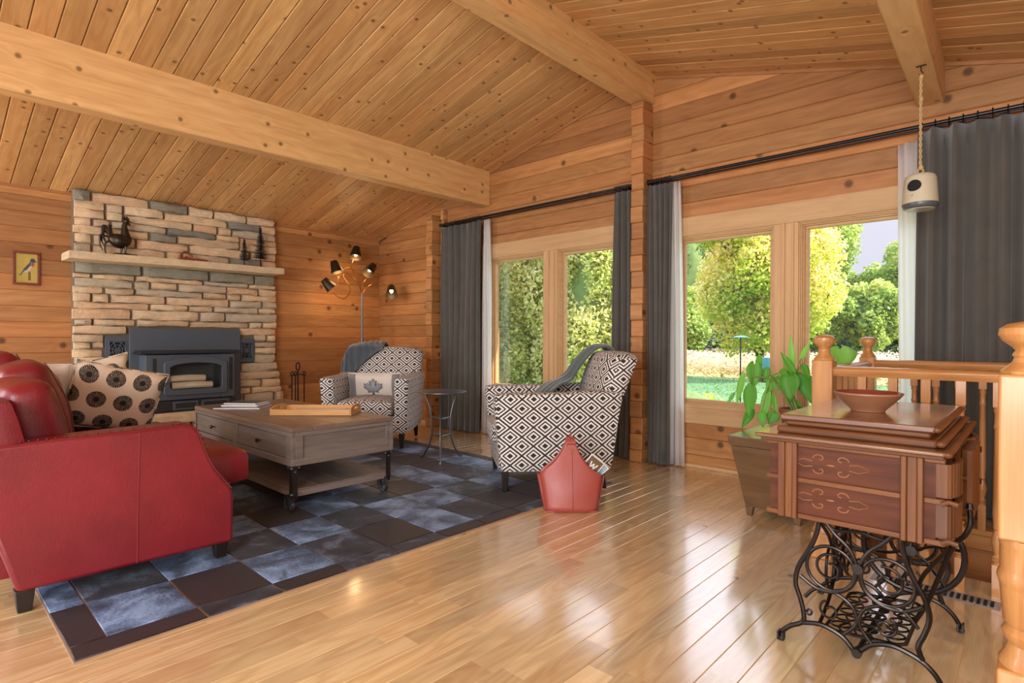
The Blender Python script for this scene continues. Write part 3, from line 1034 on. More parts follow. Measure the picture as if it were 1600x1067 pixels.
# mantel shelf: long stone slab
def slab(name, parent, x0, x1, y0, y1, z0, z1, mat, seed, tl=0):
    rn2 = random.Random(seed)
    b = B()
    def fn(p):
        q = Vector(p)
        q.x += .010 * noise.noise(Vector((p.y * 6, p.z * 20, seed))) * (1 if p.x > 0 else 0)
        q.z += .004 * noise.noise(Vector((p.y * 5, p.x * 9, seed + 3))) + tl * p.y
        return q
    b.softbox(((x0 + x1) / 2, (y0 + y1) / 2, (z0 + z1) / 2), ((x1 - x0) / 2, (y1 - y0) / 2, (z1 - z0) / 2), .012, (4, 40, 3), fn)
    return b.obj(name, mat, parent, grain=1)
slab('mantel_shelf', fp, .03, .385, -3.365, -1.475, 1.712, 1.785, MT['stone_slab'], 2, .008)
# raised hearth
b = B(); b.box(.02, .60, -3.26, -1.46, 0, .24); b.obj('hearth_core', MT['mortar'], fp)
slab('hearth_slab', fp, .02, .68, -3.32, -1.40, .245, .315, MT['stone_slab'], 5)
z = .0
for h in (.085, .075, .08):
    y = -3.28
    while y < -1.46:
        L = min(rn.choice((.2, .3, .42)), -1.43 - y)
        stone_block(fp, .62, y + .004, y + L - .004, z + .003, z + h - .003, rn.uniform(.005, .03), MT['stone'], rn.random())
        y += L
    z += h
# cast vents beside the insert
for (y0, y1, z0, z1) in VENTS:
    b = B(); b.box(FX - .03, FX + .02, y0, y1, z0, z1)
    r = b.obj('vent_plate', MT['stove'], fp, bevel=.003)
    b = B(); w = .03; b.box(FX + .0205, FX + .022, y0 + w, y1 - w, z0 + w * 1.3, z1 - w * 1.3)
    b.obj('opening_shade', MT['hole_shade'], r)  # flat black sheet on the plate, painted shade behind the grille
    b = B()
    cy, cz = (y0 + y1) / 2, (z0 + z1) / 2
    hw, hh = (y1 - y0) / 2 - w, (z1 - z0) / 2 - w * 1.3
    X = FX + .026
    for a in range(8):
        an = a * pi / 4 + pi / 8
        s = min(hw / max(1e-3, abs(cos(an))), hh / max(1e-3, abs(sin(an))))
        b.tube([(X, cy, cz), (X, cy + s * cos(an), cz + s * sin(an))], .0035, 5)
    for rr in (.3, .62, .95):
        b.tube([(X, cy + hw * rr * cos(t), cz + hh * rr * sin(t)) for t in [2 * pi * q / 20 for q in range(20)]], .0035, 5, True)
    for sx in (-1, 1):
        b.tube([(X, cy + sx * hw, cz - hh), (X, cy + sx * hw, cz + hh)], .004, 5)
        b.tube([(X, cy - hw, cz + sx * hh), (X, cy + hw, cz + sx * hh)], .004, 5)
    b.obj('grille', MT['stove'], r)

# ---------------------------------------------------------------- wood stove insert
st = thing('wood_stove_insert', 'grey-black wood stove insert with a glass door set in the stone fireplace', 'stove', (.2, -2.37, .32))
b = B()
b.box(.155, .18, -2.875, -1.865, .32, 1.112)
b.obj('surround_panel', MT['stove'], st, bevel=.003)
SY0, SY1 = -2.80, -2.01
b = B(); b.box(.18, .40, SY0, SY1, .43, .865)
# hollow firebox front built from four bars
b2 = B()
b.bm.free()
b = b2
b.box(.18, .40, SY0, -2.62, .43, .865); b.box(.18, .40, -2.14, SY1, .43, .865)
b.box(.18, .40, -2.62, -2.14, .43, .49); b.box(.18, .40, -2.62, -2.14, .80, .865)
b.box(.175, .19, -2.64, -2.12, .48, .82)
b.obj('firebox', MT['stove'], st, bevel=.004)
b = B(); b.prism([(SY0 - .06, .875), (SY1 + .06, .875), (SY1 + .03, .905), (SY0 - .03, .905)], 'x', .17, .43)
b.obj('top_plate', MT['stove_dark'], st, bevel=.003)
for y in (-2.73, -2.045):
    b = B(); b.box(.40, .405, y - .016, y + .016, .50, .83)
    b.obj('side_slot', MT['stove_dark'], st, bevel=.002)
# arched door: ring between two outlines
def arch(y0, y1, z0, z1, rise, n=10, r=.03):
    pts = []
    for (cy, cz, a0) in ((y1 - r, z0 + r, -90), (None, None, None), (y0 + r, z0 + r, 180)):
        if cy is None:
            for i in range(n + 1):
                t = i / n
                y = y1 - (y1 - y0) * t
                pts.append((y, z1 + rise * (1 - (2 * t - 1) ** 2) - .012 * (1 if i in (0, n) else 0)))
        else:
            for i in range(4):
                a = radians(a0 + 30 * i)
                pts.append((cy + r * cos(a), cz + r * sin(a)))
    return pts
o_, i_ = arch(-2.655, -2.09, .475, .80, .045), arch(-2.605, -2.14, .53, .755, .03)
b = B()
def ringprism(bb, po, pi_, d0, d1):
    A = [bb.bm.verts.new((d1, y, z)) for y, z in po]; C = [bb.bm.verts.new((d1, y, z)) for y, z in pi_]
    A0 = [bb.bm.verts.new((d0, y, z)) for y, z in po]; C0 = [bb.bm.verts.new((d0, y, z)) for y, z in pi_]
    n = len(po); fs = []
    for i in range(n):
        j = (i + 1) % n
        fs += [bb.bm.faces.new((A[i], A[j], C[j], C[i])), bb.bm.faces.new((A0[i], A[i], A[j], A0[j])) if False else bb.bm.faces.new((A0[i], A0[j], A[j], A[i])), bb.bm.faces.new((C0[i], C[i], C[j], C0[j])), bb.bm.faces.new((A0[i], C0[i], C0[j], A0[j]))]
    bb._tag(fs)
ringprism(b, o_, i_, .40, .43)
door = b.obj('stove_door', MT['stove'], st, bevel=.005)
b = B(); b.prism(i_, 'x', .412, .416); b.obj('door_glass', MT['stoveglass'], door, smooth=False)
for z in (.60, .74):
    b = B(); b.cyl((.43, -2.075, z - .03), (.43, -2.075, z + .03), .009); b.obj('hinge', MT['stove_dark'], door)
b = B(); b.tube([(.43, -2.63, .60), (.46, -2.63, .60), (.50, -2.66, .59), (.56, -2.76, .54)], [.007, .007, .006, .005], 8)
b.obj('door_handle', MT['steel'], door)
b = B(); b.box(.18, .42, SY0 + .0, SY1, .325, .425)
r = b.obj('ash_drawer', MT['stove_dark'], st, bevel=.004)
for (a, c) in ((-2.58, -2.36), (-2.33, -2.07)):
    b = B(); b.box(.42, .426, a, c, .335, .415); f = b.obj('air_panel', MT['stove'], r, bevel=.003)
    b = B(); b.box(.426, .428, a + .02, c - .02, .35, .40); b.obj('recess', MT['stove_dark'], f)
for (z, y0, y1, x, rr, t) in ((.562, -2.58, -2.22, .372, .034, .0), (.632, -2.60, -2.28, .36, .031, .03)):
    b = B(); b.tube([(x, y0, z + t * 0), (x + .01, (y0 + y1) / 2, z + .006), (x, y1, z)], [rr, rr * 1.03, rr * .97], 14)
    o = b.obj('firewood_log', MT['firelog'], grain=1)
    tag(o, 'pale split log %s behind the stove glass' % ('at the bottom' if z < .58 else 'stacked on top'), 'firewood', 'birch logs in the stove')

# ---------------------------------------------------------------- things on the mantel
MZ = 1.788
# rooster
rs = thing('rooster_figurine', 'dark bronze rooster figurine at the left end of the mantel', 'figurine', (.27, -2.98, MZ))
b = B()
P = lambda y, z, x=.27: (x, y, MZ + z)
b.tube(catmull([P(-3.05, .155), P(-3.01, .135), P(-2.965, .12), P(-2.925, .14), P(-2.905, .175)], 4), [.026, .036, .046, .054, .060, .064, .066, .066, .064, .062, .06, .056, .052, .046, .04, .034, .03], 12)
b.obj('body', MT['bronze'], rs)
b = B()
b.tube(catmull([P(-2.925, .15), P(-2.93, .2), P(-2.935, .26), P(-2.925, .30)], 4), [.048, .046, .042, .038, .034, .031, .028, .025, .023, .022, .022, .022, .018], 12)
b.sphere(P(-2.92, .312), .024, 12, 8)
b.obj('neck', MT['bronze'], rs)
b = B()
b.prism([(-2.95, MZ + .325), (-2.955, MZ + .345), (-2.942, MZ + .338), (-2.938, MZ + .358), (-2.925, MZ + .343), (-2.918, MZ + .36), (-2.908, MZ + .34), (-2.895, MZ + .348), (-2.90, MZ + .325)], 'x', .264, .276)
b.obj('comb', MT['bronze'], rs)
b = B(); b.tube([P(-2.902, .315), P(-2.872, .305)], [.01, .001], 8); b.tube([P(-2.9, .30), P(-2.895, .275)], [.008, .012], 8)
b.obj('beak', MT['bronze'], rs)
for i, (yy, zz_, w) in enumerate(((-3.10, .20, .016), (-3.115, .16, .016), (-3.095, .235, .015), (-3.08, .10, .014), (-3.05, .25, .013))):
    b = B()
    pts = catmull([P(-3.03, .14, .27 + .008 * (i - 2)), P((-3.03 + yy) / 2 - .01, .14 + (zz_ - .14) * .9, .27 + .008 * (i - 2)), P(yy, zz_, .27 + .01 * (i - 2)), P(yy - .005, zz_ - .08, .27 + .012 * (i - 2)), P(yy + .02, zz_ - .14, .27 + .012 * (i - 2))], 4)
    b.tube(pts, [max(.005, 1.2 * w * sin(pi * (.15 + .8 * j / (len(pts) - 1)))) for j in range(len(pts))], 8, flat=.5)
    b.obj('tail_feather', MT['bronze'], rs)
for s in (-1, 1):
    b = B(); b.softbox((.27 + s * .045, -2.965, MZ + .135), (.012, .05, .03), .012, (3, 5, 4)); b.obj('wing', MT['bronze'], rs)
    b = B(); b.tube([P(-2.95 + s * .012, .10, .27 + s * .02), P(-2.94 + s * .012, .05, .27 + s * .02), P(-2.95 + s * .01, .01, .27 + s * .02)], [.02, .009, .007], 8)
    for q in (-.02, 0, .02):
        b.tube([P(-2.95 + s * .01, .012, .27 + s * .02), P(-2.90 + s * .01, .004, .27 + s * .02 + q)], [.006, .004], 6)
    b.obj('leg', MT['bronze'], rs)
b = B(); b.softbox((.27, -2.93, MZ + .004), (.05, .09, .004), .004, (4, 6, 1)); b.obj('base', MT['bronze'], rs)
# copper half-round piece with wooden wedge
ar = thing('horseshoe_ornament', 'small copper-brown arched ornament in the middle of the mantel', 'ornament', (.27, -2.42, MZ))
b = B()
b.tube([(.27, -2.42 - .055 * cos(a), MZ + .012 + .075 * sin(a)) for a in [pi * q / 16 for q in range(17)]], .011, 10)
b.obj('arch', MT['copper'], ar)
b = B(); b.prism([(-2.485, MZ), (-2.355, MZ), (-2.365, MZ + .028), (-2.40, MZ + .03), (-2.42, MZ + .045), (-2.44, MZ + .03), (-2.478, MZ + .026)], 'x', .245, .295)
b.obj('base', MT['copper'], ar, bevel=.004)
b = B(); b.prism([(-2.345, MZ + .001), (-2.225, MZ + .003), (-2.228, MZ + .026), (-2.342, MZ + .032)], 'x', .245, .29)
tag(b.obj('wooden_block', MT['copper'], bevel=.004), 'low reddish block lying right of the arched ornament on the mantel', 'ornament')
# metal pine trees
def metal_pine(y, h, label, seed):
    rn3 = random.Random(seed)
    t = thing('metal_pine_tree', label, 'figurine', (.27, y, MZ + .003), 0, 'metal pine trees on the mantel')
    b = B(); b.cyl((.27, y, MZ + .003), (.27, y, MZ + .003 + h), .006, .003, 8); b.obj('trunk', MT['black'], t)
    b = B(); b.softbox((.27, y, MZ + .006), (.02, .03, .003), .003, (2, 2, 1)); b.obj('base', MT['black'], t)
    b = B()
    n = int(h / .02)
    for i in range(n):
        f = i / n
        z = MZ + .003 + h * (.22 + .76 * f)
        w = .074 * (h / .44) ** .5 * (1 - f * .85) * rn3.uniform(.75, 1.1)
        for s in (-1, 1):
            b.tube([(.27, y, z + .004), (.27 + rn3.uniform(-.01, .01), y + s * w * .6, z), (.27, y + s * w, z + .006)], [.0075, .006, .003], 5)
            b.tube([(.27 + s * .001, y, z + .01), (.27 + s * w * .5, y + rn3.uniform(-.3, .3) * w, z + .004)], [.005, .002], 5)
        b.sphere((.27, y, z), .011 * (1 - f * .6), 6, 4, (1, 1, .7))
    b.obj('branches', MT['black'], t)
metal_pine(-1.86, .29, 'shorter black metal pine tree, left of the pair on the mantel', 1)
metal_pine(-1.69, .44, 'taller black metal pine tree at the right end of the mantel', 2)

# framed bird picture
pf = thing('framed_picture', 'small framed painting of a perched bird on the log wall left of the fireplace', 'picture', (.01, -3.6, 1.62))
y0, y1, z0, z1 = -3.69, -3.505, 1.48, 1.77
b = B(); w = .02
b.box(.002, .026, y0, y1, z1 - w, z1); b.box(.002, .026, y0, y1, z0, z0 + w); b.box(.002, .026, y0, y0 + w, z0 + w, z1 - w); b.box(.002, .026, y1 - w, y1, z0 + w, z1 - w)
b.obj('frame', plain('frame_brown', sr(120, 58, 34), .4, 0, .2, 40), pf, bevel=.004)
b = B(); b.box(.003, .012, y0 + w, y1 - w, z0 + w, z1 - w)
cv = b.obj('canvas', plain('ochre_canvas', sr(190, 168, 84), .7, 0, .18, 25), pf)
def flatp(pts, mat, d, nm='painted_shape'):
    b = B(); b.prism([(y0 + (y1 - y0) * u, z0 + (z1 - z0) * v) for u, v in pts], 'x', .012, .0125 + d)
    b.obj(nm, mat, cv, smooth=False)
flatp([(.56, .14), (.66, .14), (.65, .40), (.57, .40)], plain('post_paint', sr(120, 96, 58), .7, nz=.2), .0002)
flatp([(.22, .30), (.30, .33), (.42, .50), (.60, .66), (.70, .74), (.66, .60), (.52, .46), (.40, .40), (.30, .28)], plain('wing_paint', sr(70, 84, 88), .7, nz=.3), .0006)
flatp([(.40, .40), (.52, .46), (.66, .60), (.74, .70), (.72, .56), (.62, .44), (.50, .36)], plain('breast_paint', sr(206, 180, 160), .7, nz=.2), .0004)
flatp([(.66, .58), (.72, .70), (.80, .66), (.76, .56)], plain('rust_paint', sr(170, 78, 52), .7), .0008)
flatp([(.62, .72), (.68, .80), (.78, .80), (.82, .74), (.88, .71), (.80, .69), (.72, .68)], plain('head_paint', sr(60, 72, 84), .7), .001)

# ---------------------------------------------------------------- fireplace tools
ft = thing('fireplace_tool_set', 'black iron fireplace tool set standing right of the hearth', 'fireplace tools', (.3, -1.28, 0))
b = B(); b.lathe([(.10, 0), (.10, .012), (.03, .02), (.012, .03)], (.3, -1.28, 0), 20); b.cyl((.3, -1.28, .02), (.3, -1.28, .66), .008)
b.obj('stand', MT['black'], ft)
b = B(); b.tube([(.3, -1.28 + .022 * sin(a), .705 - .045 * cos(a)) for a in [2 * pi * q / 16 for q in range(16)]], .007, 8, True); b.obj('loop_handle', MT['black'], ft)
b = B(); b.tube([(.3, -1.37, .60), (.3, -1.28, .62), (.3, -1.19, .60)], .006, 6); b.obj('hanger_bar', MT['black'], ft)
for yy, hd in ((-1.35, 'poker'), (-1.205, 'shovel'), (-1.31, 'brush')):
    b = B(); b.cyl((.3, yy, .10), (.3, yy, .60), .0065, n=8)
    b.tube([(.3 + .009 * cos(t * 3), yy + .009 * sin(t * 3), .38 + t * .016) for t in range(9)], .004, 5)
    b.tube([(.3, yy + .014 * sin(a), .625 - .024 * cos(a)) for a in [2 * pi * q / 12 for q in range(12)]], .005, 6, True)
    if hd == 'shovel': b.prism([(yy - .04, .05), (yy + .04, .05), (yy + .04, .12), (yy + .01, .16), (yy - .01, .16), (yy - .04, .12)], 'x', .296, .302)
    if hd == 'brush': b.softbox((.3, yy, .09), (.02, .025, .05), .01, (3, 3, 3))
    b.obj(hd, MT['black'], ft)

# ---------------------------------------------------------------- floor lamp with five goosenecks
lp = thing('floor_lamp', 'tall floor lamp with five small dark metal shades on curved arms, in the corner', 'lamp', (.32, -.463, 0))
b = B(); b.lathe([(.15, 0), (.15, .012), (.12, .025), (.02, .035), (.014, .06)], (.32, -.463, 0), 28); b.obj('base', MT['steel'], lp)
b = B(); b.cyl((.32, -.463, .05), (.32, -.463, 1.0), .0125, n=12); b.cyl((.32, -.463, 1.0), (.32, -.463, 1.04), .017, n=12); b.cyl((.32, -.463, 1.04), (.32, -.463, 1.585), .0115, n=12)
b.obj('pole', MT['steel'], lp)
arms = {
 'a': ([(-.464, 1.585), (-.522, 1.79), (-.604, 1.879), (-.60, 1.92), (-.575, 1.985)], (-.523, 2.145), (-.562, 2.01), .30),
 'b': ([(-.476, 1.60), (-.597, 1.85), (-.70, 1.875), (-.78, 1.78), (-.80, 1.66), (-.815, 1.76)], (-.868, 1.935), (-.838, 1.80), .36),
 'c': ([(-.470, 1.584), (-.522, 1.70), (-.67, 1.818), (-.725, 1.77), (-.626, 1.628), (-.699, 1.506), (-.80, 1.526), (-.85, 1.575)], (-.975, 1.715), (-.885, 1.612), .32),
 'd': ([(-.464, 1.585), (-.45, 1.72), (-.36, 1.80), (-.28, 1.9), (-.262, 1.955), (-.30, 1.955), (-.335, 1.93)], (-.345, 1.935), (-.458, 1.82), .40),
 'e': ([(-.461, 1.572), (-.40, 1.67), (-.30, 1.72), (-.24, 1.70), (-.19, 1.66)], (-.15, 1.672), (-.225, 1.565), .50)}
for kx, (pts, top, bot, xs) in arms.items():
    b = B()
    n = len(pts)
    b.tube(catmull([(.32 + (xs - .32) * i / (n - 1), y, z) for i, (y, z) in enumerate(pts)], 6), .0055, 8)
    arm = b.obj('gooseneck_arm', MT['brass'], lp)
    tp, bt = Vector((xs - .01, *top)), Vector((xs + (.10 if kx == 'e' else .03), *bot))
    ax = (bt - tp); L = ax.length; ax.normalize()
    Mx = Matrix.Translation(tp) @ ax.to_track_quat('Z', 'Y').to_matrix().to_4x4()
    b = B()
    b.lathe([(.002, 0), (.038, .0), (.041, .003), (.074, L), (.072, L), (.038, .006), (.002, .006)], (0, 0, 0), 24, True, M4=Mx)
    sh = b.obj('lamp_shade', MT['bronze'], lp)
    b = B(); b.lathe([(.012, .006), (.014, .05)], (0, 0, 0), 12, True, M4=Mx); b.obj('socket', MT['brass'], sh)
    b = B(); b.lathe([(.008, .05), (.02, .075), (.024, .095), (.016, .118), (.002, .124)], (0, 0, 0), 14, True, M4=Mx)
    b.obj('light_bulb', MT['bulb'], sh)
    pl = light('lamp_glow', 'POINT', Mx @ Vector((0, 0, L + .02)), None, 1.4 if kx == 'e' else 2.8, (1, .62, .3), .055)
    pl.parent = lp; pl.matrix_parent_inverse = wm(lp).inverted()

# ---------------------------------------------------------------- patchwork hide rug
RT = .010
rug = thing('patchwork_rug', 'large patchwork hide rug of dark brown squares, some with painted blue-grey window sheen, under the seating', 'rug', (3.0, -2.4, 0))
RX0, RX1, RY0, RY1 = 1.60, 4.23, -3.965, -.89
b = B(); b.box(RX0, RX1, RY0, RY1, .0005, .006)
b.obj('rug_backing', plain('rug_backing', sr(150, 120, 96), .9), rug)
TX, TY = .3455, .2865
gx1, gy0 = 4.12, -3.856
def patch(x0, x1, y0, y1, mat, sd, nm='hide_patch'):
    r_ = random.Random(sd)
    b = B()
    j = lambda: r_.uniform(-.003, .003)
    g = .0022
    A = [b.bm.verts.new((x + dx, y + dy, .003)) for x, y, dx, dy in ((x0, y0, g + j(), g + j()), (x1, y0, -g + j(), g + j()), (x1, y1, -g + j(), -g + j()), (x0, y1, g + j(), -g + j()))]
    T = [b.bm.verts.new((v.co.x, v.co.y, RT)) for v in A]
    b.bm.faces.new(T); b.bm.faces.new(A[::-1])
    for i in range(4): b.bm.faces.new((A[i], A[(i + 1) % 4], T[(i + 1) % 4], T[i]))
    return b.obj(nm, mat, rug, bevel=.002, seg=1)
rows = ['BDBMDBMDDM', 'MBMBMBBMBD', 'DMBDBMDBMB', 'MBDMMBMBDB', 'BDMBDBBMDM', 'DMBDMBDBMB', 'MBDMBDMBDM']
mm_ = {'B': MT['hide_sheen'], 'M': MT['hide_mix'], 'D': MT['hide_brown']}
for i, row in enumerate(rows):
    for j, ch in enumerate(row):
        patch(gx1 - TX * (i + 1), gx1 - TX * i, gy0 + TY * j, gy0 + TY * (j + 1), mm_[ch], i * 20 + j)
for j, ch in enumerate('DMDMMBDMDB'):
    patch(gx1, RX1 - .002, gy0 + TY * j if j else RY0 + .002, gy0 + TY * (j + 1), mm_['D' if ch != 'M' else 'M'], 500 + j, 'border_strip')
    patch(RX0 + .002, gx1 - TX * 7, gy0 + TY * j, gy0 + TY * (j + 1), mm_['D'], 600 + j, 'border_strip')
for i, ch in enumerate('DBMDMBD'):
    patch(gx1 - TX * (i + 1), gx1 - TX * i, RY0 + .002, gy0, mm_[ch], 700 + i, 'border_strip')
    patch(gx1 - TX * (i + 1), gx1 - TX * i, gy0 + TY * 10, RY1 - .002, mm_['D' if ch != 'B' else 'M'], 800 + i, 'border_strip')
patch(gx1, RX1 - .002, gy0 + TY * 10, RY1 - .002, mm_['B'], 901, 'border_strip')
G = RT + .001        # level on which things on the rug stand

def leg(root, x, y, z0, z1, r0=.016, r1=.028, mat=None, lean=(0, 0)):
    b = B()
    A = [b.bm.verts.new((x + lean[0] + sx * r0, y + lean[1] + sy * r0, z0)) for sx, sy in ((-1, -1), (1, -1), (1, 1), (-1, 1))]
    T = [b.bm.verts.new((x + sx * r1, y + sy * r1, z1)) for sx, sy in ((-1, -1), (1, -1), (1, 1), (-1, 1))]
    b.bm.faces.new(A[::-1]); b.bm.faces.new(T)
    for i in range(4): b.bm.faces.new((A[i], A[(i + 1) % 4], T[(i + 1) % 4], T[i]))
    return b.obj('leg', mat or MT['dark_leg'], root, bevel=.003)

# ---------------------------------------------------------------- red leather sofa
so = thing('leather_sofa', 'red leather sofa with nailhead trim, seen from its end at the left edge', 'sofa', (2.85, -3.75, 0))
def arm_profile():
    p = [(-4.045, .085), (-4.10, .28), (-4.15, .46), (-4.175, .60)]
    p += [(-4.16, .634), (-3.9, .640), (-3.48, .648)]
    p += [(-3.447, .640), (-3.425, .61), (-3.405, .555), (-3.383, .49), (-3.357, .43), (-3.325, .38), (-3.295, .345), (-3.281, .31), (-3.277, .27), (-3.279, .10), (-3.283, .078)]
    return p
def sofa_arm(x0, x1, out):
    b = B(); b.prism(arm_profile(), 'x', x0, x1)
    o = b.obj('armrest', MT['leather'], so, bevel=.016, seg=3)
    # welt seams on the outer panel
    b = B()
    b.tube([(out, -3.665, .09), (out, -3.662, .36), (out, -3.655, .628)], .003, 6)
    b.tube([(x, y, z + .001) for x, y, z in [(out - .004 * (1 if out > 3 else -1), yy, zz_) for yy, zz_ in ((-4.15, .628), (-3.9, .634), (-3.48, .642), (-3.435, .62), (-3.39, .49), (-3.36, .43), (-3.325, .38), (-3.288, .33))]], .0028, 6)
    b.obj('seam', MT['seam'], o)
    return o
sa = sofa_arm(3.545, 3.70, 3.70)
sofa_arm(1.96, 2.115, 1.96)
b = B()
path = catmull([(3.685, -4.16, .637), (3.685, -3.9, .643), (3.685, -3.48, .651), (3.687, -3.43, .62), (3.688, -3.385, .493), (3.688, -3.355, .432), (3.688, -3.32, .382), (3.688, -3.283, .34)], 12)
acc = 0; last = path[0]
for p in path[1:]:
    acc += (p - last).length; last = p
    if acc > .0165:
        acc = 0
        b.sphere(p, .0038, 6, 4)
b.obj('nailhead_trim', MT['bronze'], sa, kind='stuff')
b = B(); b.softbox((2.83, -3.69, .20), (.715, .40, .11), .02, (6, 6, 3)); b.obj('seat_base', MT['leather'], so)
def bulge(h, k=.03, e=2):
    def f(p):
        q = Vector(p)
        w = max(0, 1 - abs(p.x / h[0]) ** e) * max(0, 1 - abs(p.y / h[1]) ** e)
        q.z += k * w * (1 if p.z > 0 else -.4)
        return q
    return f
for cx in (2.47, 3.19):
    b = B(); b.softbox((cx, -3.46, .385), (.352, .33, .085), .045, (12, 12, 4), bulge((.352, .33), .025)); b.obj('seat_cushion', MT['leather'], so)
b = B()
def leanback(p):
    q = Vector(p); q.y -= (p.z + .3) * .22; return q
b.softbox((2.83, -3.98, .47), (.86, .075, .33), .04, (10, 3, 8), leanback)
b.obj('backrest', MT['leather'], so)
def back_cushion(cx, cy, cz, hx, hy, hz, tilt, seed, twist=0):
    b = B()
    def f(p):
        q = Vector(p)
        wx_, wz_ = p.x / hx, p.z / hz
        puff = (1 - abs(wx_) ** 2.5) * (1 - abs(wz_) ** 2.5)
        q.y += .055 * puff * (1 if p.y > 0 else -.4) + .010 * noise.noise(Vector((p.x * 9, p.z * 9, seed)))
        q.z -= .012 * abs(wx_) ** 2 if p.z > 0 else 0
        q = Matrix.Rotation(twist, 3, 'Z') @ (Matrix.Rotation(tilt, 3, 'X') @ q)
        return q
    b.softbox((cx, cy, cz), (hx, hy, hz), .05, (12, 5, 12), f)
    o = b.obj('back_cushion', MT['leather'], so, grain=0)
    b = B()
    pts = []
    for i in range(15):
        t = -1 + 2 * i / 14
        p = Vector((hx * .62, hy, t * hz * .9))
        p = f(p) + Vector((0, .002, 0))
        pts.append(p + Vector((cx, cy, cz)))
    b.tube(pts, .0025, 5)
    b.obj('seam', MT['seam'], o)
back_cushion(3.30, -3.985, .655, .245, .075, .205, radians(14), 1, .12)
back_cushion(2.84, -3.90, .685, .30, .08, .235, radians(16), 4, -.05)
back_cushion(2.36, -3.96, .72, .24, .075, .235, radians(14), 7)
for x, y in ((3.655, -3.325), (3.655, -4.02), (2.0, -3.325), (2.0, -4.02)):
    leg(so, x, y, G if y > -3.96 else .001, .085, .021, .03)

def pillow(name, label, cat, c, w, h, th, mat, rot, group=None, seed=0, pinch=.16, n=12):
    t = thing(name, label, cat, c, 0, group)
    bm = bmesh.new(); ul = bm.loops.layers.uv.new('UVMap')
    Rm = rot.to_4x4() if isinstance(rot, Matrix) else rot
    def P(u, v, s):
        k = (1 - abs(u) ** 3) * (1 - abs(v) ** 3)
        px = u * w / 2 * (1 - pinch * (1 - u * u) * 0 - pinch * .35 * (1 - abs(v) ** 2) * abs(u))
        pz = v * h / 2 * (1 - pinch * .35 * (1 - abs(u) ** 2) * abs(v))
        wr = .006 * noise.noise(Vector((u * 3, v * 3, seed + s)))
        return Vector((px, s * (th / 2 * max(0, k) ** .5 + .002) + wr * (1 - abs(u)) , pz))
    for s in (1, -1):
        vs = [[bm.verts.new(Rm @ P(-1 + 2 * i / n, -1 + 2 * j / n, s) + Vector(c)) for i in range(n + 1)] for j in range(n + 1)]
        for j in range(n):
            for i in range(n):
                q = (vs[j][i], vs[j][i + 1], vs[j + 1][i + 1], vs[j + 1][i]); uvq = ((i, j), (i + 1, j), (i + 1, j + 1), (i, j + 1))
                f = bm.faces.new(q)
                for l, (a, d) in zip(f.loops, uvq): l[ul].uv = (w * a / n, h * d / n)
    bmesh.ops.remove_doubles(bm, verts=bm.verts, dist=.0045)
    bmesh.ops.recalc_face_normals(bm, faces=bm.faces)
    me = D.meshes.new('cover'); bm.to_mesh(me); bm.free()
    me.polygons.foreach_set('use_smooth', [True] * len(me.polygons))
    o = link('cover', me, mat, t)
    # piping round the rim
    b = B()
    rim = [(u, -1) for u in np.linspace(-1, 1, 9)] + [(1, v) for v in np.linspace(-1, 1, 9)[1:]] + [(u, 1) for u in np.linspace(1, -1, 9)[1:]] + [(-1, v) for v in np.linspace(1, -1, 9)[1:-1]]
    b.tube([Rm @ ((P(u, v, 1) + P(u, v, -1)) / 2) + Vector(c) for u, v in rim], .004, 6, True)
    b.obj('piping', mat, t)
    return t, Rm, P
def rot(z=0, x=0, y=0):
    return Matrix.Rotation(radians(z), 3, 'Z') @ Matrix.Rotation(radians(x), 3, 'X') @ Matrix.Rotation(radians(y), 3, 'Y')
pillow('throw_pillow', 'front cream pillow with round black dots on the red sofa', 'pillow', (2.42, -3.47, .665), .47, .40, .15, MT['dots'], rot(82, 14, 14), 'dotted pillows on the sofa', 3)
pillow('throw_pillow', 'rear cream pillow with black dots, partly behind the front dotted pillow', 'pillow', (2.24, -3.55, .69), .44, .42, .13, MT['dots'], rot(88, 12, -12), 'dotted pillows on the sofa', 6)
pillow('throw_pillow', 'plain white pillow peeking out between the sofa back and the dotted pillows', 'pillow', (2.26, -3.84, .70), .40, .38, .12, MT['linen'], rot(60, 8, 4), None, 9)

# ---------------------------------------------------------------- coffee table on casters
ct = thing('coffee_table', 'weathered grey-brown wood coffee table with drawers, lower shelf and iron wheels', 'coffee table', (2.52, -2.45, G))
TX0, TX1, TY0, TY1, TZ0, TZ1 = 1.72, 3.30, -2.81, -2.105, .285, .507
for i in range(5):
    y0 = TY0 + (TY1 - TY0) * i / 5; y1 = TY0 + (TY1 - TY0) * (i + 1) / 5
    b = B(); b.box(TX0, TX1, y0 + .0006, y1 - .0006, TZ1 - .028, TZ1)
    b.obj('top_board', MT['grey_wood_top'], ct, grain=0, bevel=.002, seg=1)
b = B()
b.box(TX0 + .03, TX1 - .03, TY0 + .03, TY1 - .03, TZ0 + .01, TZ1 - .03)
b.obj('carcass', MT['grey_wood'], ct, grain=0)
def frame_side(axis, d0, d1, a0, a1, outs, nm):
    """stiles and rails framing recessed fields; outs = list of (s0,s1) openings along the side"""
    b = B()
    zr, zb = TZ1 - .030 - .022, TZ0 + .040
    def bx(s0, s1, z0, z1):
        b.nextk()
        if axis == 'x': b.box(s0, s1, d0, d1, z0, z1)
        else: b.box(d0, d1, s0, s1, z0, z1)
    bx(a0, a1, zr, TZ1 - .029); bx(a0, a1, TZ0, zb)
    e = [a0] + [v for o in outs for v in o] + [a1]
    for i in range(0, len(e), 2): bx(e[i], e[i + 1], zb, zr)
    return b.obj(nm, MT['grey_wood'], ct, grain=0 if axis == 'x' else 1, bevel=.002, seg=1), zb, zr
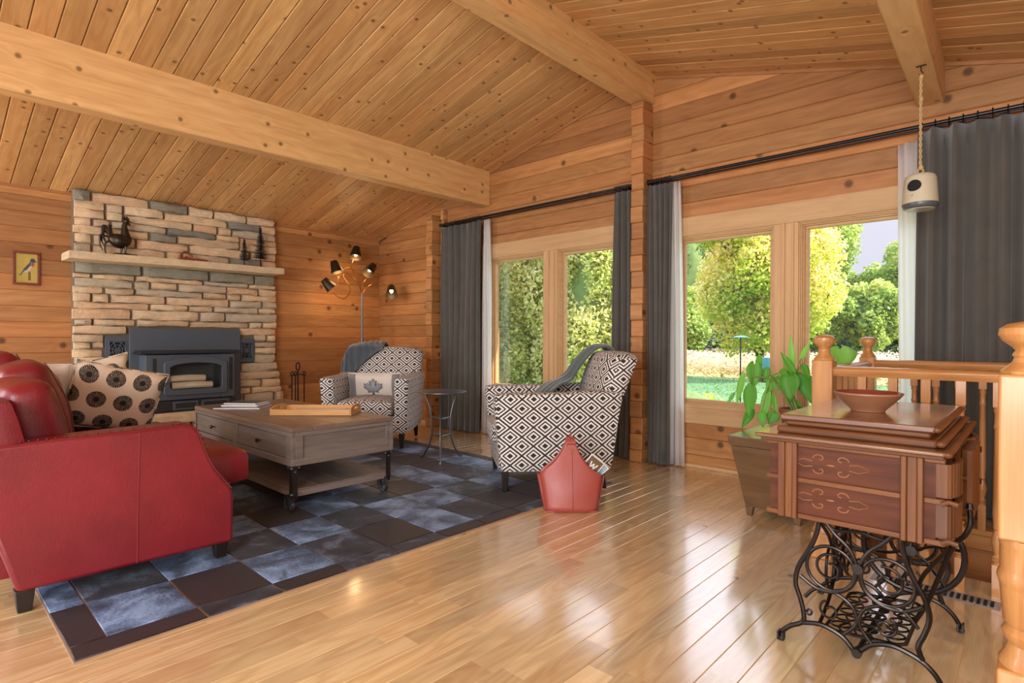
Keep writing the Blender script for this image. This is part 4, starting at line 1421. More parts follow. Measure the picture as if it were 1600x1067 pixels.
ops = [(TX0 + .03, TX0 + .745), (TX0 + .80, TX1 - .065)]
fr, zb, zr = frame_side('x', TY0, TY0 + .025, TX0, TX1, ops, 'front_frame')
for (a, c) in ops:
    b = B(); b.box(a + .004, c - .004, TY0 + .006, TY0 + .028, zb + .004, zr - .004)
    d = b.obj('drawer', MT['grey_wood'], ct, grain=0, bevel=.002, seg=1)
    kx, kz = (a + c) / 2, (zb + zr) / 2
    b = B(); b.lathe([(.004, 0), (.005, .012), (.014, .020), (.015, .027), (.008, .032)], (0, 0, 0), 12, True, M4=Matrix.Translation((kx, TY0 + .006, kz)) @ Matrix.Rotation(radians(90), 4, 'X'))
    b.obj('knob', MT['bronze'], d)
fr2, zb, zr = frame_side('x', TY1 - .025, TY1, TX0, TX1, ops, 'rear_frame')
for (X0, X1, s) in ((TX1 - .025, TX1, 1), (TX0, TX0 + .025, -1)):
    o, zb, zr = frame_side('y', X0, X1, TY0 + .0258, TY1 - .0258, [(TY0 + .075, TY1 - .055)], 'end_frame')
    xx = (TX1 - .022) if s > 0 else TX0 + .012
    b = B(); b.box(xx, xx + .010, TY0 + .07, TY1 - .05, zb - .005, zr + .005)
    b.obj('end_panel', MT['grey_wood'], ct, grain=1)
LZ = .125
for x in (TX0 + .025, 2.545, TX1 - .03):
    for y in (TY0 + .03, TY1 - .03):
        b = B()
        sx = 1 if x > 2.9 else -1
        sy = 1 if y > -2.45 else -1
        b.box(x - .016, x + .016, y + sy * .012, y + sy * .018, .10, TZ0); b.box(x + sx * .012, x + sx * .018, y - .016, y + .016, .10, TZ0)
        b.box(x - .03, x + .03, y - .03, y + .03, TZ0 - .006, TZ0)
        l = b.obj('leg', MT['dark_steel'], ct)
        b = B()
        for zz_ in (TZ0 - .012, LZ - .004):
            for q in (-1, 1):
                b.sphere((x + sx * .02, y + q * .024, zz_), .0075, 8, 5); b.sphere((x + q * .024, y + sy * .02, zz_), .0075, 8, 5)
        b.sphere((x + sx * .02, y, TZ0 - .035), .006, 8, 5)
        b.obj('bolt', MT['steel'], l)
        if abs(x - 2.545) > .1:
            # caster: swivel plate, fork guard and spoked wheel
            cx, cy, wr = x - .014, y - .020, .048
            cz = G + wr
            b = B(); b.cyl((x, y, .098), (x, y, .086), .022, n=12)
            b.tube([(cx + (.055) * cos(a), cy, cz + .055 * sin(a)) for a in [radians(20 + 14 * q) for q in range(12)]], [.008] * 12, 6)
            b.box(cx - .006, cx + .006, cy + .013, cy + .016, cz - .005, cz + .05); b.box(cx - .006, cx + .006, cy - .016, cy - .013, cz - .005, cz + .05)
            cs = b.obj('caster', MT['dark_steel'], ct)
            Mw = Matrix.Translation((cx, cy, cz)) @ Matrix.Rotation(radians(90), 4, 'X')
            b = B()
            b.lathe([(wr, -.010), (wr, .010), (wr - .008, .010), (wr - .008, -.010), (wr, -.010)], (0, 0, 0), 24, False, M4=Mw)
            b.lathe([(.010, -.012), (.010, .012)], (0, 0, 0), 12, True, M4=Mw)
            for q in range(5):
                a = 2 * pi * q / 5 + .3
                b.tube([(cx + .008 * cos(a), cy, cz + .008 * sin(a)), (cx + (wr - .006) * cos(a), cy, cz + (wr - .006) * sin(a))], .005, 6)
            b.obj('wheel', MT['steel'], cs)
for i in range(4):
    y0 = TY0 + .03 + (TY1 - TY0 - .06) * i / 4; y1 = TY0 + .03 + (TY1 - TY0 - .06) * (i + 1) / 4
    b = B(); b.box(TX0 + .03, TX1 - .035, y0 + .0006, y1 - .0006, LZ, LZ + .018)
    b.obj('shelf_board', MT['grey_wood'], ct, grain=0, bevel=.002, seg=1)
b = B()
b.box(TX0 + .02, TX1 - .02, TY0 + .018, TY0 + .024, LZ - .022, LZ + .014); b.box(TX0 + .02, TX1 - .02, TY1 - .024, TY1 - .018, LZ - .022, LZ + .014)
b.box(TX1 - .026, TX1 - .02, TY0 + .02, TY1 - .02, LZ - .022, LZ + .014); b.box(TX0 + .02, TX0 + .026, TY0 + .02, TY1 - .02, LZ - .022, LZ + .014)
b.obj('shelf_rim', MT['grey_wood'], ct)

# tray with a magazine
TA = math.atan2(.37, .385)
tr = thing('serving_tray', 'light wood serving tray with cut-out handles on the coffee table', 'tray', (0, 0, 0))
hw, hd = .265, .135
b = B(); b.box(-hw, hw, -hd, hd, .001, .009); b.obj('tray_base', MT['tray'], tr, bevel=.002)
for s in (-1, 1):
    b = B(); b.box(-hw, hw, s * hd - .005, s * hd + .005, .001, .042); b.obj('side_rail', MT['tray'], tr, bevel=.003)
    b = B()
    po = [(-hd, .001), (hd, .001), (hd, .045), (hd * .5, .062), (-hd * .5, .062), (-hd, .045)]
    pi2 = [(-.045, .030), (.045, .030), (.048, .036), (.042, .048), (-.042, .048), (-.048, .036)]
    ringprism(b, po, pi2, s * hw - .006, s * hw + .006)
    b.obj('handle', MT['tray'], tr)
place(tr, (2.775, -2.37, TZ1), TA)
def booklet(label, cat, loc, rz, w, d, h, mcover, group, rx=0):
    t = thing('magazine', label, cat, (0, 0, 0), 0, group)
    b = B(); b.box(-w / 2, w / 2, -d / 2, d / 2, .0012, h - .0012); b.obj('pages', MT['white'], t)
    for z0 in (0, h - .0012):
        b = B(); b.box(-w / 2 - .001, w / 2 + .001, -d / 2 - .001, d / 2 + .001, z0, z0 + .0012); b.obj('cover', mcover, t)
    place(t, loc, rz)
    return t
booklet('open magazine lying in the wooden tray', 'magazine', (2.79, -2.36, TZ1 + .010), TA + .04, .34, .20, .012, MT['paper'], None)
booklet('wide white-edged magazine at the bottom of the table stack', 'magazine', (2.07, -2.585, TZ1), .80, .33, .25, .010, MT['darkprint'], 'magazines stacked on the coffee table')
booklet('smaller magazine in the middle of the table stack', 'magazine', (2.03, -2.55, TZ1 + .0105), .72, .27, .21, .010, MT['paper'], 'magazines stacked on the coffee table')
booklet('grey magazine on top of the table stack', 'magazine', (1.99, -2.53, TZ1 + .021), .66, .25, .19, .009, MT['darkprint'], 'magazines stacked on the coffee table')

# ---------------------------------------------------------------- patterned armchairs
def make_chair(label):
    t = thing('armchair', label, 'armchair', (0, 0, 0), 0, 'diamond-patterned armchairs')
    DM = MT['diamond']
    for sx in (-1, 1):
        leg(t, sx * .335, .335, 0, .135, .015, .026); leg(t, sx * .335, -.315, 0, .135, .013, .024, lean=(0, -.03))
    for sx in (-1, 1):
        b = B()
        def f(p, sx=sx):
            q = Vector(p)
            zt = (p.z + .262) / .524
            if p.y > 0: q.y += .03 * zt - .018 * (1 - zt)
            else: q.y += -.035 - .075 * zt + .03
            q.x += sx * (.012 * zt) + (sx * .012 * max(0, zt - .75) * 4 if p.x * sx > 0 else 0)
            q.z += .012 * (p.y < 0) * zt
            return q
        b.softbox((sx * .33, .005, .393), (.068, .385, .262), .035, (5, 10, 10), f)
        b.obj('armrest', DM, t, grain=1)
    b = B(); b.softbox((0, .03, .215), (.285, .35, .085), .02, (6, 6, 3)); b.obj('seat_base', DM, t)
    b = B()
    def fs(p):
        q = Vector(p); q.z += .03 * (1 - (p.x / .27) ** 2) * (1 - (p.y / .35) ** 2) * (p.z > 0); q.y += .02 * (1 - (p.x / .27) ** 2) * (p.y > 0); return q
    b.softbox((0, .08, .368), (.262, .325, .07), .04, (10, 10, 4), fs); b.obj('seat_cushion', DM, t)
    b = B()
    def fb(p):
        q = Vector(p)
        zt = (p.z + .40) / .80
        q.y += -.20 * max(0, zt) ** 1.7 + .045 * (1 - (p.x / .38) ** 2) * (.3 + zt) * (p.y > 0) - .05 * (1 - (p.x / .38) ** 2) * (1 - zt) * 0
        q.x *= .94 + .05 * zt
        if zt > .6: q.z -= .035 * (abs(p.x) / .38) ** 3 * (zt - .6) / .4
        return q
    b.softbox((0, -.325, .535), (.385, .075, .395), .055, (12, 4, 14), fb); b.obj('backrest', DM, t)
    b = B(); b.tube([(sx_, .05, .507) for sx_ in (.413, .413)], .001, 4)
    b.bm.free()
    return t
ch1 = make_chair('black and white diamond armchair facing the camera in the corner, with the maple leaf pillow')
ch2 = copy_tree(ch1)
ch2['label'] = 'black and white diamond armchair seen from its side, in front of the windows'
C1, A1 = (1.665, -1.159, G), math.atan2(-.75, .66) - pi / 2
C2, A2 = (3.805, -1.128, G), math.atan2(-.77, -.64) - pi / 2
place(ch1, C1, A1); place(ch2, C2, A2)
M1 = Matrix.Translation(C1) @ Matrix.Rotation(A1, 4, 'Z'); M2 = Matrix.Translation(C2) @ Matrix.Rotation(A2, 4, 'Z')
def throw(label, Mx, path, w0, w1, mat, seed, group, xc=0, skew=0, amp=.016, nf=5, xf=None):
    """draped cloth: path = local (x,y,z) centreline over the chair back; w0..w1 half widths along it"""
    pts = catmull(path, 8)
    n, m = len(pts), nf * 6
    bm = bmesh.new(); vs = []
    for i, p in enumerate(pts):
        t = i / (n - 1)
        w = w0 + (w1 - w0) * t
        T = (pts[min(i + 1, n - 1)] - pts[max(i - 1, 0)]).normalized()
        side = Vector((1, 0, 0)) - T * T.x
        side.normalize()
        N = T.cross(side).normalized()
        row = []
        for j in range(m + 1):
            s = -1 + 2 * j / m
            a = amp * (sin(pi * nf * s + 2.2 * t + seed) + .5 * sin(2.3 * pi * nf * s + 4 * t) + .5) * (.5 + .5 * t)
            row.append(bm.verts.new(Mx @ (p + side * (w * s) + N * a + Vector((0, 0, -.02 * abs(s) * t)))))
        vs.append(row)
    for i in range(n - 1):
        for j in range(m):
            bm.faces.new((vs[i][j], vs[i][j + 1], vs[i + 1][j + 1], vs[i + 1][j]))
    me = D.meshes.new('throw_blanket'); bm.to_mesh(me); bm.free()
    me.polygons.foreach_set('use_smooth', [True] * len(me.polygons))
    o = link('throw_blanket', me, mat)
    md = o.modifiers.new('solid', 'SOLIDIFY'); md.thickness = .012; md.offset = 0
    md = o.modifiers.new('sub', 'SUBSURF'); md.levels = md.render_levels = 1
    return tag(o, label, 'blanket', group)
# over the viewer-left shoulder of the corner chair, sweeping down outside the arm
def shoulder_throw():
    ns, nv = 40, 22
    bm = bmesh.new(); vs = []
    for i in range(ns + 1):
        t = i / ns * 1.75
        s1 = min(t, 1.0); s2 = max(0, t - 1.0)
        x = .02 + .385 * s1 + .035 * min(1, s2 * 4) + .03 * s2
        dz = -.44 * s2 - .035 * s1 ** 3
        h = .03 + .34 * s1 ** 1.3 + .10 * s2
        path = [(-.615 + .10 * s2, .60), (-.625 + .05 * s2, .80), (-.60, .925), (-.55, .955), (-.48, .958), (-.42, .93), (-.395 + .04 * s1, .93 - h * .5), (-.36 + .07 * s1 + .08 * s2, .93 - h)]
        pts = catmull([(x, y, z + dz) for y, z in path], 4)
        row = []
        for j, p in enumerate(pts):
            f = .016 * sin(9 * t * 2 + j * .22) + .010 * sin(23 * t + j * .5) + .008 * noise.noise(Vector((t * 6, j * .2, 3)))
            o_ = Vector((0, 0, 1)) if 9 < j < 18 else Vector((0, 1 if j >= 14 else -1, 0))
            if s2 > 0: o_ = (o_ + Vector((2.5 * s2, 0, 0))).normalized()
            row.append(bm.verts.new(M1 @ (p + o_ * (abs(f) + .006))))
        vs.append(row)
    for i in range(ns):
        for j in range(len(vs[0]) - 1):
            bm.faces.new((vs[i][j], vs[i][j + 1], vs[i + 1][j + 1], vs[i + 1][j]))
    me = D.meshes.new('throw_blanket'); bm.to_mesh(me); bm.free()
    me.polygons.foreach_set('use_smooth', [True] * len(me.polygons))
    o = link('throw_blanket', me, MT['throw'])
    md = o.modifiers.new('solid', 'SOLIDIFY'); md.thickness = .010; md.offset = 0
    md = o.modifiers.new('sub', 'SUBSURF'); md.levels = md.render_levels = 1
    tag(o, 'slate throw blanket draped over the shoulder of the corner armchair', 'blanket', 'throws on the armchairs')
shoulder_throw()
# over the back of the side-on chair and onto its seat
throw('grey-green throw blanket over the back of the side-on armchair, trailing onto its arm', M2,
      [(.18, -.60, .62), (.19, -.59, .82), (.20, -.53, .955), (.20, -.42, .965), (.21, -.31, .87), (.22, -.21, .74), (.14, -.06, .675), (.04, .06, .60)], .10, .17, MT['throw_green'], 4, 'throws on the armchairs', amp=.012)
# lumbar pillow with a maple leaf
pr, Rm, P = pillow('lumbar_pillow', 'cream rectangular pillow with grey ends and a grey maple leaf, on the corner armchair', 'pillow', tuple(M1 @ Vector((.0, .02, .555))), .52, .25, .12, MT['linen'], (Matrix.Rotation(A1, 3, 'Z') @ Matrix.Rotation(pi, 3, 'Z') @ Matrix.Rotation(radians(12), 3, 'X')), None, 2)
pc = M1 @ Vector((.0, .02, .555))
def on_pillow(u, v, off=.004):
    return Rm @ (P(u, v, -1) + Vector((0, -off, 0))) + pc
for (u0, u1) in ((-.98, -.70), (.70, .98)):
    b = B()
    g0 = [[b.bm.verts.new(on_pillow(u0 + (u1 - u0) * i / 4, -.96 + 1.92 * j / 10, .002)) for i in range(5)] for j in range(11)]
    for j in range(10):
        for i in range(4): b.bm.faces.new((g0[j][i], g0[j][i + 1], g0[j + 1][i + 1], g0[j + 1][i]))
    b.obj('grey_band', MT['grey_linen'], pr, solid=.002)
leafp = [(0, -.78), (.05, -.78), (.04, -.42), (.34, -.50), (.30, -.32), (.62, .02), (.54, .08), (.60, .36), (.40, .30), (.36, .42), (.17, .18), (.24, .62), (.12, .56), (0, .82)]
leafp = leafp + [(-x, y) for x, y in leafp[::-1][1:-1]] 
b = B()
sc_ = .95
ctr = b.bm.verts.new(on_pillow(0, 0, .008))
lv = [b.bm.verts.new(on_pillow(x * sc_ * .62, y * .86, .008)) for x, y in leafp]
for i in range(len(lv)):
    b.bm.faces.new((ctr, lv[i], lv[(i + 1) % len(lv)]))
ap = b.obj('maple_leaf_applique', MT['maple_grey'], pr, solid=.003)
b = B(); b.tube([v for v in [on_pillow(x * sc_ * .62, y * .86, .010) for x, y in leafp]], .0022, 5, True)
b.obj('leaf_stitching', MT['stove_dark'], ap)

# ---------------------------------------------------------------- round metal side table
sd = thing('side_table', 'small round grey metal side table with three curved legs between the armchairs', 'side table', (2.76, -1.24, G))
scx, scy = 2.76, -1.24
b = B(); b.lathe([(.02, .574), (.205, .574), (.213, .578), (.213, .583), (.205, .587), (.02, .587)], (scx, scy, 0), 40); b.obj('tabletop', MT['steel'], sd)
da = [math.atan2(-1.367 - scy, 2.902 - scx) + 2 * pi * q / 3 for q in range(3)]
for a in da:
    b = B()
    pr_ = [(.165, .574), (.12, .47), (.095, .36), (.092, .22), (.12, .12), (.165, .04), (.185, G + .006), (.205, G + .004)]
    b.tube(catmull([(scx + r * cos(a), scy + r * sin(a), z) for r, z in pr_], 4), .009, 8, flat=.6)
    b.obj('leg', MT['steel'], sd)
for z, r in ((.36, .094), (.215, .092)):
    for q in range(3):
        a0, a1 = da[q], da[(q + 1) % 3] + (2 * pi if q == 2 else 0)
        b = B()
        am = (a0 + a1) / 2
        b.tube(catmull([(scx + r * cos(a0), scy + r * sin(a0), z), (scx + r * .32 * cos(am), scy + r * .32 * sin(am), z - .004), (scx + r * cos(a1), scy + r * sin(a1), z)], 6), .006, 6)
        b.obj('stretcher', MT['steel'], sd)

# ---------------------------------------------------------------- coral leather magazine bag
bg = thing('leather_bag', 'coral red leather magazine bag with a buckled top, beside the side-on armchair', 'bag', (0, 0, 0))
out = [(-.152, 0), (.148, 0), (.17, .09), (.192, .205), (.155, .222), (.11, .255), (.065, .31), (.035, .37), (.022, .425), (-.028, .425), (-.045, .37), (-.085, .31), (-.135, .262), (-.192, .225), (-.172, .10)]
def bagy(x, z, s):
    e = min(1, abs(x) / .19)
    return s * (.085 * (1 - .72 * (z / .42) ** .8) * (1 - .55 * e ** 3) + .012 * sin(min(1, z / .2) * pi) * (1 - e))
for s in (-1, 1):
    b = B()
    bm = b.bm
    nU, nV = 12, 14
    def width(z):
        ls, rs_ = [], []
        import bisect
        L = [p for p in out if p[0] < 0]; Rr = [p for p in out if p[0] > 0]
        L = sorted(L, key=lambda p: p[1]); Rr = sorted(Rr, key=lambda p: p[1])
        def ip(Q):
            for a, c in zip(Q, Q[1:]):
                if a[1] <= z <= c[1] + 1e-6: return a[0] + (c[0] - a[0]) * (z - a[1]) / max(1e-6, c[1] - a[1])
            return Q[-1][0]
        return ip(L), ip(Rr)
    vs = []
    for j in range(nV + 1):
        z = .425 * (j / nV)
        x0, x1 = width(z)
        vs.append([bm.verts.new((x0 + (x1 - x0) * i / nU, bagy(x0 + (x1 - x0) * i / nU, z, s), z)) for i in range(nU + 1)])
    for j in range(nV):
        for i in range(nU): bm.faces.new((vs[j][i], vs[j][i + 1], vs[j + 1][i + 1], vs[j + 1][i]))
    sp = b.obj('side_panel', MT['bagleather'], bg, solid=.005)
    b = B(); b.tube([(.004, bagy(.004, z, s) + s * .003, z) for z in np.linspace(.01, .36, 9)], .0016, 5); b.obj('seam', MT['seam'], sp)
b = B(); b.box(-.152, .148, -.078, .078, 0, .008); b.obj('bottom', MT['bagleather'], bg, bevel=.003)
for s, L in ((-1, [(-.152, 0), (-.172, .10), (-.192, .215)]), (1, [(.148, 0), (.17, .09), (.192, .20)])):
    b = B(); bm = b.bm
    rows_ = []
    for (x, z) in L:
        rows_.append([bm.verts.new((x + s * .012 * (1 - (q - 2) ** 2 / 4), bagy(x, z, 1) * (q - 2) / 2, z)) for q in range(5)])
    for a, c in zip(rows_, rows_[1:]):
        for i in range(4): bm.faces.new((a[i], a[i + 1], c[i + 1], c[i]))
    b.obj('gusset', MT['bagleather'], bg, solid=.004)
b = B()
for s in (-1, 1): b.box(-.027, .021, s * .018 - .004, s * .018 + .004, .36, .43)
b.tube([(-.003, -.02, .425), (-.003, -.012, .445), (-.003, 0, .452), (-.003, .012, .445), (-.003, .02, .425)], [.02] * 5, 8, flat=.25)
b.obj('handle_strap', MT['bagleather'], bg, bevel=.002)
b = B()
for z in (.365, .395): b.tube([(-.028, -.028, z), (.022, -.028, z)], .0035, 6)
b.tube([(-.028, -.028, .365), (-.028, -.028, .395)], .0035, 6); b.tube([(.022, -.028, .365), (.022, -.028, .395)], .0035, 6)
b.obj('buckle', MT['brass'], bg)
b = B(); b.softbox((-.003, -.034, .315), (.016, .003, .052), .003, (4, 1, 6)); b.obj('strap_end', MT['bagleather'], bg)
BA = math.atan2(.216, .228)
BM = Matrix.Translation((4.375, -1.575, .001)) @ Matrix.Rotation(BA, 4, 'Z')
place(bg, (4.375, -1.575, .001), BA)
def card(label, loc, ry, w, h, th, mats, letter=None, rx=0):
    t = thing('magazine', label, 'magazine', (0, 0, 0), 0, 'magazines in the coral bag')
    b = B(); b.box(-w / 2, w / 2, -th / 2, th / 2, -h, 0); b.obj('pages', MT['white'], t)
    b = B(); b.box(-w / 2 + .006, w / 2 - .006, -th / 2 - .0012, -th / 2 - .0002, -h + .004, -.006); cvr = b.obj('cover', mats, t)
    if letter:
        wp = [(-.026, .04), (-.018, .04), (-.011, .014), (-.003, .036), (.003, .036), (.011, .014), (.018, .04), (.026, .04), (.015, 0), (.007, 0), (0, .022), (-.007, 0), (-.015, 0)]
        b = B(); b.prism([(x, z - .075) for x, z in wp], 'y', -th / 2 - .0020, -th / 2 - .0012)
        b.obj('lettering', MT['white'], cvr, smooth=False)
    t.matrix_basis = BM @ Matrix.Translation(loc) @ Matrix.Rotation(radians(ry), 4, 'Y') @ Matrix.Rotation(radians(rx), 4, 'X')
card('brown-covered magazine with a white letter W sticking out of the coral bag', (.165, -.012, .305), 38, .10, .26, .008, MT['brown_cover'], 'W', 4)
card('pale blue magazine behind the brown one in the coral bag', (.205, .022, .27), 48, .09, .24, .007, MT['bluecover'], None, 4)

# ---------------------------------------------------------------- oak railing round the stairwell
def newel(name, label, x, y, z0, top, w, base_block=.12, turned=True):
    t = thing(name, label, 'newel post', (x, y, z0), 0)
    h = w / 2
    b = B()
    sq0 = top - .155 - (.22 if w < .1 else .33)
    b.box(x - h, x + h, y - h, y + h, sq0, top - .118)
    b.obj('square_block', MT['oak'], t, grain=2, bevel=.006, seg=2)
    b = B(); b.box(x - h, x + h, y - h, y + h, z0, z0 + base_block)
    b.obj('square_base', MT['oak'], t, grain=2, bevel=.006, seg=2)
    b = B()
    zc = top - .118
    b.lathe([(h * .98, zc), (h * .99, zc + .006), (h * .80, zc + .016), (h * .62, zc + .026), (h * .56, zc + .036), (h * .62, zc + .041), (h * .60, zc + .046), (h * .52, zc + .052), (h * .62, zc + .060), (h * .92, zc + .074), (h * 1.06, zc + .088), (h * 1.02, zc + .102), (h * .78, zc + .112), (h * .35, zc + .117), (.001, zc + .118)], (x, y, 0), 28)
    b.obj('turned_finial', MT['oak'], t, grain=2)
    b = B()
    a, c = z0 + base_block, sq0
    L = c - a
    prof = [(h * .98, 0), (h * 1.0, .01), (h * .80, .03), (h * .70, .05), (h * .85, .065), (h * .90, .075), (h * .74, .09)]
    prof = [(r, z) for r, z in prof]
    up_ = [(h * .86, L * .35), (h * .97, L * .62), (h * .97, L - .11), (h * 1.02, L - .10), (h * 1.06, L - .09), (h * 1.02, L - .08), (h * .96, L - .07), (h * .97, L - .02), (h * 1.02, L - .01), (h * .98, L)]
    b.lathe([(r, a + z) for r, z in prof + up_], (x, y, 0), 28)
    b.obj('turned_shaft', MT['oak'], t, grain=2)
    return t
ZR = .905
newel('newel_post', 'oak newel post with a rounded cap at the railing corner behind the bowl', 5.703, -1.36, .0, 1.052, .088)
newel('newel_post', 'smaller-looking oak newel post farther back, near the window', 5.703, -.42, .018, 1.046, .078)
newel('newel_post', 'large oak newel post cut off by the right edge of the picture', 6.436, -2.62, .0, 1.072, .112, .30)

def handrail(label, p0, p1, ztop, w=.058, hh=.045):
    t = thing('handrail', label, 'handrail', ((p0[0] + p1[0]) / 2, (p0[1] + p1[1]) / 2, ztop - .04), 0)
    p0, p1 = Vector((*p0, 0)), Vector((*p1, 0))
    d = (p1 - p0); L = d.length; d.normalize(); n = Vector((-d.y, d.x, 0))
    prof = [(-w * .30, -hh), (w * .30, -hh), (w * .36, -hh + .006), (w * .5, -hh * .55), (w * .5, -hh * .3), (w * .34, -.004), (0, 0), (-w * .34, -.004), (-w * .5, -hh * .3), (-w * .5, -hh * .55), (-w * .36, -hh + .006)]
    b = B(); bm = b.bm
    A = [bm.verts.new(p0 + n * a + Z_ * (ztop + c)) for a, c in prof]; C_ = [bm.verts.new(p1 + n * a + Z_ * (ztop + c)) for a, c in prof]
    m = len(prof)
    bm.faces.new(A[::-1]); bm.faces.new(C_)
    for i in range(m): bm.faces.new((A[i], A[(i + 1) % m], C_[(i + 1) % m], C_[i]))
    b.obj('rail', MT['oak'], t, grain=0 if abs(d.x) > .5 else 1)
    return t
hr1 = handrail('front oak handrail of the stairwell running right from the corner newel', (5.747, -1.36), (7.88, -1.36), .905)
hr2 = handrail('rear oak handrail of the stairwell, along the window and wide curtain', (5.742, -.42), (7.88, -.42), .912)
hr3 = handrail('short side handrail joining the two newel posts by the window', (5.703, -1.315), (5.703, -.46), .905)
bal_mesh = {}
def baluster(x, y, z0, z1, name='baluster'):
    key = (round(z0, 3), round(z1, 3))
    if key not in bal_mesh:
        L = z1 - z0; h = .017
        b = B(); b.box(-h, h, -h, h, 0, .135); b.box(-h, h, -h, h, L - .10, L)
        m = .135
        s = [(h * 1.0, m), (h * .75, m + .008), (h * 1.15, m + .014), (h * .75, m + .02), (h * 1.1, m + .026), (h * .6, m + .036), (h * .9, m + .06), (h * 1.18, m + .085), (h * 1.0, m + .11), (h * .62, m + .135), (h * .9, m + .142), (h * .8, m + .15), (h * .98, m + .2), (h * .72, L - .19), (h * .95, L - .18), (h * .75, L - .172), (h * .7, L - .125), (h * .95, L - .115), (h * .8, L - .106), (h * .95, L - .10)]
        b.lathe(s, (0, 0, 0), 14)
        o = b.obj(name, MT['oak'], grain=2, bevel=.001, seg=1)
        bal_mesh[key] = o
        o.location = (x, y, z0)
    else:
        o = bal_mesh[key].copy(); COL.objects.link(o); o.location = (x, y, z0)
    return o
def balusters(xs, ys, z0, z1, lab, grp):
    for i, (x, y) in enumerate(zip(xs, ys)):
        o = baluster(x, y, z0, z1)
        tag(o, ORD[i] + ' ' + lab, 'baluster', grp)
xs = [5.86 + .1175 * i for i in range(0, 9)]
balusters([x for x in xs], [-1.36] * 9, .0, .861, 'oak baluster of the front railing, counted from the corner newel', 'balusters of the front railing')
xs = [5.83 + .10 * i for i in range(0, 11)]
balusters(xs, [-.42] * 11, .018, .868, 'oak baluster of the rear railing, counted from the window newel', 'balusters of the rear railing')
ys = [-1.22 + .125 * i for i in range(6)]
for i, y in enumerate(ys):
    o = baluster(5.703, y, .0005, .8605)
    tag(o, ORD[i] + ' oak baluster of the short side railing, counted from the corner newel', 'baluster', 'balusters of the side railing')

# floor register
fv = thing('floor_vent', 'grey slotted metal floor vent along the foot of the front railing', 'vent', (6.14, -1.45, 0))
b = B(); b.box(5.92, 6.345, -1.495, -1.405, .0005, .003); b.obj('plate', MT['vent_metal'], fv, bevel=.001, seg=1)
n = 19
b = B()
for i in range(n):
    x = 5.94 + i * .0208
    b.box(x, x + .011, -1.482, -1.418, .003, .0036)
b.obj('slot_shade', MT['hole_shade'], fv, kind='stuff')  # dark strips laid on the plate as the shade in its slits
b = B()
for i in range(n):
    x = 5.94 + i * .0208 + .0110
    b.box(x + .001, x + .0085, -1.482, -1.418, .003, .0055)
b.obj('louvres', MT['vent_metal'], fv, kind='stuff')

